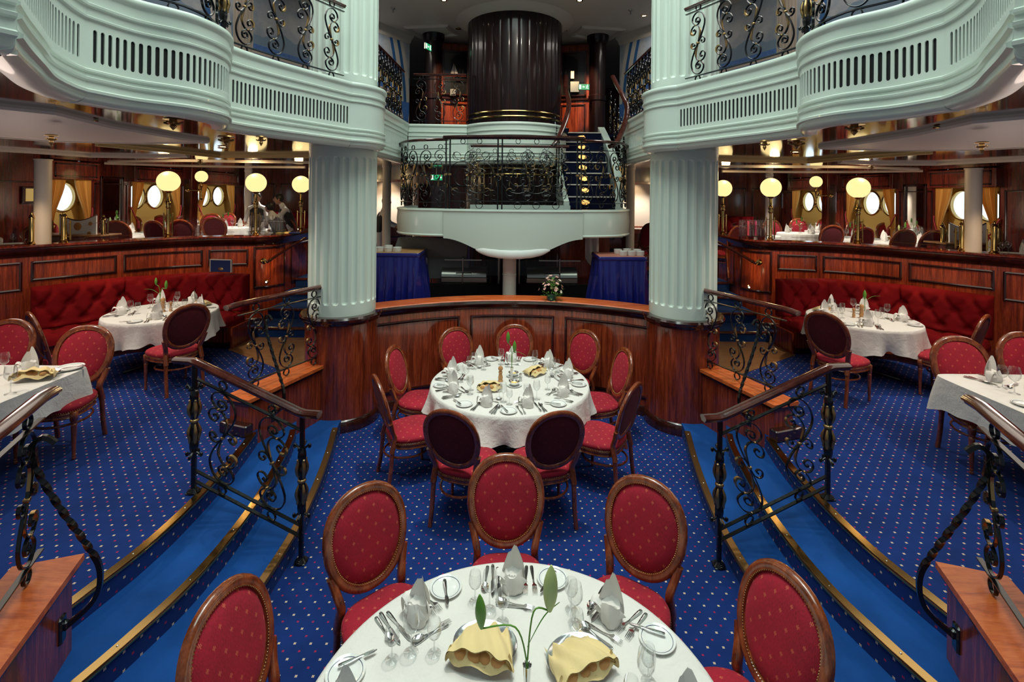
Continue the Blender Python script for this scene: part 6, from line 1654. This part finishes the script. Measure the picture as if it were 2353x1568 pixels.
# ------------------------------------------------------------------ far dining tables and chairs
G5 = {-1: 'far chairs on the left deck', 1: 'far chairs on the right deck'}
def far_chair(px, Y, face, label, s):
    q = aty(px, 500, Y); chair(q.x, Y, ZM, face, label, G5[s])
def side_of(s): return 'left' if s < 0 else 'right'
far_tabs = {-1: [(18, 7.75, 'at the outer edge of the frame'), (262, 10.0, 'below the wall mirror'), (385, 10.75, 'behind the nearest globe lamp'), (520, 12.1, 'below the farthest portholes'), (640, 11.6, 'behind the middle globe lamp'), (470, 13.3, 'before the far banquette')],
            1: [(2338, 7.75, 'at the outer edge of the frame'), (2075, 9.9, 'below the wall mirror'), (1962, 10.75, 'behind the nearest globe lamp'), (1838, 12.0, 'below the farthest portholes'), (1738, 11.2, 'behind the middle globe lamp'), (1870, 13.4, 'before the far banquette')]}
rnd = random.Random(33)
for s in (-1, 1):
    for k, (px, Y, where) in enumerate(far_tabs[s]):
        q = aty(px, 500, Y); c = (q.x, Y); sd = side_of(s)
        t = thing('round_table', 'far round table on the %s deck, %s' % (sd, where), 'table', (c[0], c[1], ZM), 0, 'far tables on the %s deck' % sd); table_base(t, HT-.004, .5)
        o = obj('tablecloth', round_cloth(.5, HT, .32, 8, 40+k), M['cloth'], None, 60, (c[0], c[1], ZM), k); tag(o, 'white cloth on the far %s deck table, %s' % (sd, where), 'tablecloth', 'cloths of the far tables')
        for j in range(3):
            a = rnd.uniform(0, 1)+j*2.1; d_ = .30
            dr = ('left', 'right', 'rear')[j]
            put('folded_napkin', 'nap%d' % (j % 4), None, None, (c[0]+d_*math.cos(a), c[1]+d_*math.sin(a), ZM+HT), a, 'white napkin, %s one on the far %s table %s' % (dr, sd, where), 'napkin', 'napkins on the far tables')
            put('wine_glass', 'glwine', None, None, (c[0]+.2*math.cos(a+.8), c[1]+.2*math.sin(a+.8), ZM+HT), 0, 'wine glass, %s one on the far %s table %s' % (dr, sd, where), 'wine glass', 'glasses on the far tables')
        if k in (1, 2, 3): lily(c[0], c[1], ZM+HT, 'bud vase with green lilies on the far %s table %s' % (sd, where), [(.05, 0, .40, .12, False), (-.08, 0, .34, .11, k == 1)], [(0, 0, .2, .12, .03, .22, .02), (0, 0, .16, -.12, 0, .2, .02)], .13, 'glass')
for s, L in ((-1, ((222, 9.15, 85, 'dark-backed'), (293, 9.75, 95, 'second dark-backed'), (128, 8.1, 80, 'nearest dark-backed'), (278, 10.9, -92, 'red-fronted'), (345, 11.5, -95, 'second red-fronted'), (412, 11.6, -85, 'third red-fronted'),
                   (437, 10.3, 92, 'middle dark-backed'), (385, 9.85, 80, 'small dark-backed'), (474, 12.6, -80, 'far red-fronted'), (505, 13.0, -100, 'farther red-fronted'), (560, 12.7, -100, 'right-hand red-fronted'), (505, 11.3, 100, 'last dark-backed'), (690, 11.2, 60, 'dark chair beside the column'))),
             (1, ((2046, 9.3, 95, 'dark-backed'), (2117, 9.15, 88, 'second dark-backed'), (2182, 8.9, 90, 'nearest dark-backed'), (2060, 11.1, -88, 'red-fronted'), (1988, 11.6, -90, 'second red-fronted'), (1925, 11.7, -95, 'third red-fronted'),
                  (1893, 10.5, 88, 'middle dark-backed'), (1955, 9.85, 100, 'small dark-backed'), (1912, 13.0, -95, 'far red-fronted'), (1850, 12.9, -90, 'farther red-fronted'), (1790, 12.3, -85, 'left-hand red-fronted'), (1716, 10.5, 90, 'low dark-backed'), (1672, 10.1, 110, 'dark chair beside the column')))):
    for px, Y, fc, d_ in L: far_chair(px, Y, fc, '%s dining chair on the upper %s deck, seen over the wooden screen' % (d_.replace('dark chair beside the column', 'column-side dark'), side_of(s)), s)
for s, nm in SIDES:
    t = thing('banquette', 'long crimson bench under the far panelling on the %s deck' % nm, 'banquette', (0, 0, 0)); banquette_seg(t, (-6.9, 14.1), (-5.6, 14.6), ZM, s); banquette_seg(t, (-5.6, 14.6), (-4.0, 14.6), ZM, s)
    # acrylic rack of tubes on the screen cap
    pxs = (600, 30) if s < 0 else (1722, 30)
    p, a = cap_pt(pxs[0]+(20 if s < 0 else 0), s, .14)
    t = thing('acrylic_rack', 'clear acrylic rack of upright tubes on the %s wooden screen' % nm, 'acrylic rack', p, 0)
    for k in range(9): obj('tube', MB().lathe([(.034, .06), (.034, .36)], (-.28+.07*k, (k % 2)*.03, 0), 14, caps=False), M['glass'], t, 60)
    obj('shelf', MB().box((0, .01, .06), (.66, .14, .008)), M['glass'], t, 0); obj('shelf', MB().box((0, .01, .25), (.66, .14, .006)), M['glass'], t, 0)
    for x in (-.3, 0, .3): obj('foot', MB().box((x, 0, .03), (.02, .12, .06)), M['glass'], t, 0)
    if s > 0:
        for k, c in ((2, (.5, .05, .1)), (4, (.35, .03, .12))): obj('rolled_menu', MB().lathe([(.02, .07), (.02, .34)], (-.28+.07*k, 0, 0), 12), simple('rolled_menu_red', c, .6), t)
# decorated shell panels and back counter with brass posts at the outer edges
for s, nm in SIDES:
    q = aty(150, 500, 8.3) if s < 0 else aty(2255, 505, 8.3)
    t = thing('decorated_panel', 'white curved-top board painted with small shells behind the %s ivory post' % nm, 'decorated board', (q.x, 8.55 if s < 0 else 8.55, 2.02), 0)
    n = 16; top = [(-.32+.64*i/n, .30+.10*(1-math.sin(PI*i/n))) for i in range(n+1)]
    obj('board', MB().loft([[(-.32, -.012, 0), *[(x, -.012, z) for x, z in top], (.32, -.012, 0)], [(-.32, .012, 0), *[(x, .012, z) for x, z in top], (.32, .012, 0)]], True), M['china'], t, 0)
    obj('dark_edge', MB().tube([(x, 0, z) for x, z in top], .014, 6), M['trim'], t, 60)
    for x, z in ((-.22, .25), (.22, .25), (0, .2), (-.2, .08), (.2, .08)): obj('shell_motif', MB().sphere((x, -.014, z), .035 if x else .07, 10, 6, (1, .1, 1)), M['bread'], t, 60)
    t2_ = thing('back_counter', 'dark counter with a marbled top behind the %s ivory post' % nm, 'counter', (q.x, 8.55, ZM)); obj('body', MB().box((0, 0, .42), (1.1, .4, .84), bev=.01), M['panel_dark'], t2_); obj('top', MB().box((0, 0, .855), (1.16, .46, .03), bev=.006), M['parquet'], t2_)
    for k, dx in enumerate((-.48, .48)): brass_post((q.x+dx, 8.5, 2.02), 0, 'brass post with finial on the back counter behind the %s ivory post, %s one' % (nm, ('left', 'right')[k]), .36)
bk = cap_pt(664, -1, .12)[0]
t = thing('closed_menus', 'two flat closed menus lying on the left screen beside the column', 'menu', (bk[0]+.02, bk[1]-.1, 2.056), .2); obj('cover', MB().box((0, 0, .012), (.22, .3, .018), bev=.003), M['butter'], t); obj('cover', MB().box((.2, .05, .012), (.2, .3, .02), bev=.003), M['navy'], t)
o = obj('framed_notice', MB().box((XW+.03, 8.55, 2.76), (.03, .34, .30), bev=.005), M['trim'], None); tag(o, 'dark framed notice on the panelled wall left of the nearest portholes', 'picture frame')
obj('notice_paper', MB().box((XW+.048, 8.55, 2.76), (.006, .26, .22)), M['butter'], o, 0)

# far middle: desk lights and blue-skirted table seen past the columns, waiters
def person(label, x, y, z, face, H, lean, seated=False, arms=((.25, .3, -.25), (-.2, .35, -.2))):
    t = thing('person', label, 'person', (x, y, z), math.radians(face-90), 'waiters'); k = H/1.7
    bm_v = []; edges = []; rad = []
    def V(p, r, par=None):
        bm_v.append(tuple(c*k for c in p)); rad.append(r*k)
        if par is not None: edges.append((par, len(bm_v)-1))
        return len(bm_v)-1
    L = math.radians(lean); up = lambda h, fx=0: (0, math.sin(L)*h+fx, .92+math.cos(L)*h)
    hip = V((0, 0, .92), .145); ch = V(up(.28), .15, hip); sh_ = V(up(.46), .13, ch); nk = V(up(.54), .058, sh_); hd = V(up(.62, .01), .075, nk)
    for sg in (-1, 1):
        hp = V((sg*.09, 0, .86), .095, hip); kn = V((sg*.10, .03 if not seated else .38, .48 if not seated else .84), .062, hp); an = V((sg*.10, 0 if not seated else .38, .09 if not seated else .42), .042, kn); V((sg*.11, .12 if not seated else .5, .04 if not seated else .38), .036, an)
        s0 = up(.44); so = V((sg*.17, s0[1], s0[2]), .062, sh_); a = arms[0 if sg > 0 else 1]
        el = V((sg*.23, s0[1]+a[1]*.45, s0[2]-.26), .045, so); wr = V((sg*.20, s0[1]+a[1], s0[2]-.26+a[2]*.3), .030, el)
    me = bpy.data.meshes.new('body'); me.from_pydata(bm_v, edges, []); o = bpy.data.objects.new('body', me); COL.objects.link(o); o.parent = t
    md = o.modifiers.new('skin', 'SKIN'); 
    for i, d in enumerate(me.skin_vertices[0].data): d.radius = (rad[i], rad[i]*.75 if i < 3 else rad[i]); d.use_root = (i == 0)
    o.modifiers.new('sub', 'SUBSURF').render_levels = 2; o.modifiers['sub'].levels = 1; me.materials.append(M['shirt'])
    h = Vector(up(.70, .02))*k
    hm = MB().sphere((h.x, h.y, h.z), .098*k, 16, 12, (.80, .95, 1.18)).sphere((h.x, h.y+.098*k, h.z-.005*k), .018*k, 8, 6, (.8, 1, 1.5))
    for sg in (-1, 1): hm.sphere((h.x+sg*.082*k, h.y-.005, h.z), .022*k, 8, 6, (.4, .8, 1.3))
    hobj = obj('head', hm, M['skin'], t, 80)
    fm = MB().sphere((h.x-.03*k, h.y+.088*k, h.z+.015*k), .010*k, 8, 6).sphere((h.x+.03*k, h.y+.088*k, h.z+.015*k), .010*k, 8, 6).box((h.x, h.y+.09*k, h.z-.05*k), (.04*k, .01, .008)); obj('facial_features', fm, M['hair'], hobj)
    obj('hair', MB().sphere((h.x, h.y-.018*k, h.z+.030*k), .106*k, 16, 12, (.84, .93, 1.08)), M['hair'], hobj, 80)
    for sg, a in ((1, arms[0]), (-1, arms[1])):
        s0 = up(.44); w = Vector((sg*.20, s0[1]+a[1], s0[2]-.26+a[2]*.3))*k; hn = MB().sphere(w+Vector((0, .04, 0)), .036*k, 10, 8, (.6, 1.2, 1))
        for f_ in range(4): hn.tube([w+Vector(((f_-1.5)*.016*k, .07*k, 0)), w+Vector(((f_-1.5)*.018*k, .105*k, -.012*k)), w+Vector(((f_-1.5)*.018*k, .12*k-.003*f_, -.035*k))], .0085*k, 6)
        hn.tube([w+Vector((-sg*.025*k, .03*k, 0)), w+Vector((-sg*.05*k, .06*k, -.01)), w+Vector((-sg*.05*k, .085*k, -.02))], .010*k, 6); obj('hand', hn, M['skin'], t, 80)
    vr = []
    for hh, rx, ry in ((-.03, .175, .125), (.12, .168, .125), (.28, .182, .14), (.40, .185, .13), (.46, .12, .10)):
        c = Vector(up(hh))*k; vr.append([(c.x+rx*k*math.cos(2*PI*j/20), c.y+ry*k*math.sin(2*PI*j/20), c.z) for j in range(20)])
    obj('waistcoat', MB().loft(vr, False), M['vest'], t, 60)
    return t
q = aty(592, 470, 11.2); person('waiter in white shirt and dark waistcoat behind the middle left globe lamp', q.x, 11.2, ZM, -70, 1.58, 8)
q = aty(672, 470, 11.0); person('waiter leaning forward behind the left screen, beside the column', q.x, 11.0, ZM, -150, 1.60, 24)
q = aty(640, 490, 9.9); person('dark-haired waiter bending low behind the acrylic rack', q.x, 10.0, ZM, 160, 1.45, 30)
q = aty(872, 490, 10.6); person('waiter in white sleeves glimpsed between the left column and the slim post', q.x, 10.6, ZM, 10, 1.52, 12)
q = aty(1460, 560, 10.9); t = thing('side_cabinet', 'wooden waiter station glimpsed right of the slim right post', 'cabinet', (q.x+.2, 10.9, ZM)); obj('body', MB().box((0, 0, .45), (.9, .5, .9), bev=.01), M['panel'], t)
for k in range(3): dd = obj('drawer', MB().box((0, -.26, .2+.25*k), (.8, .02, .2), bev=.005), M['panel_dark'], t); obj('knob', MB().sphere((0, -.28, .2+.25*k), .015, 8, 6), M['brass'], dd)
for px, Y, s in ((1462, 12.5, 1), (880, 12.5, -1)):
    q = aty(px, 440, Y); t = thing('wall_alcove', 'glowing plaster alcove glimpsed past the %s column' % side_of(s), 'alcove', (q.x, Y+.4, 2.3)); obj('back', MB().box((0, 0, .3), (.9, .04, 1.1)), M['cream'], t); obj('frame', MB().box((0, -.03, .88), (1.0, .08, .06)).box((0, -.03, -.28), (1.0, .08, .06)), M['panel'], t)
    spot('alcove_light', (q.x, Y-.1, 3.3), (q.x, Y+.4, 2.7), 14, WARM, 70)
chair(aty(1462, 540, 9.9).x+.05, 10.1, ZM, 200, 'red-backed chair glimpsed between the slim post and the right column', G5[1])
chair(aty(970, 500, 11.4).x, 11.4, ZM, -120, 'red-backed chair glimpsed through the left landing railing', G5[-1])
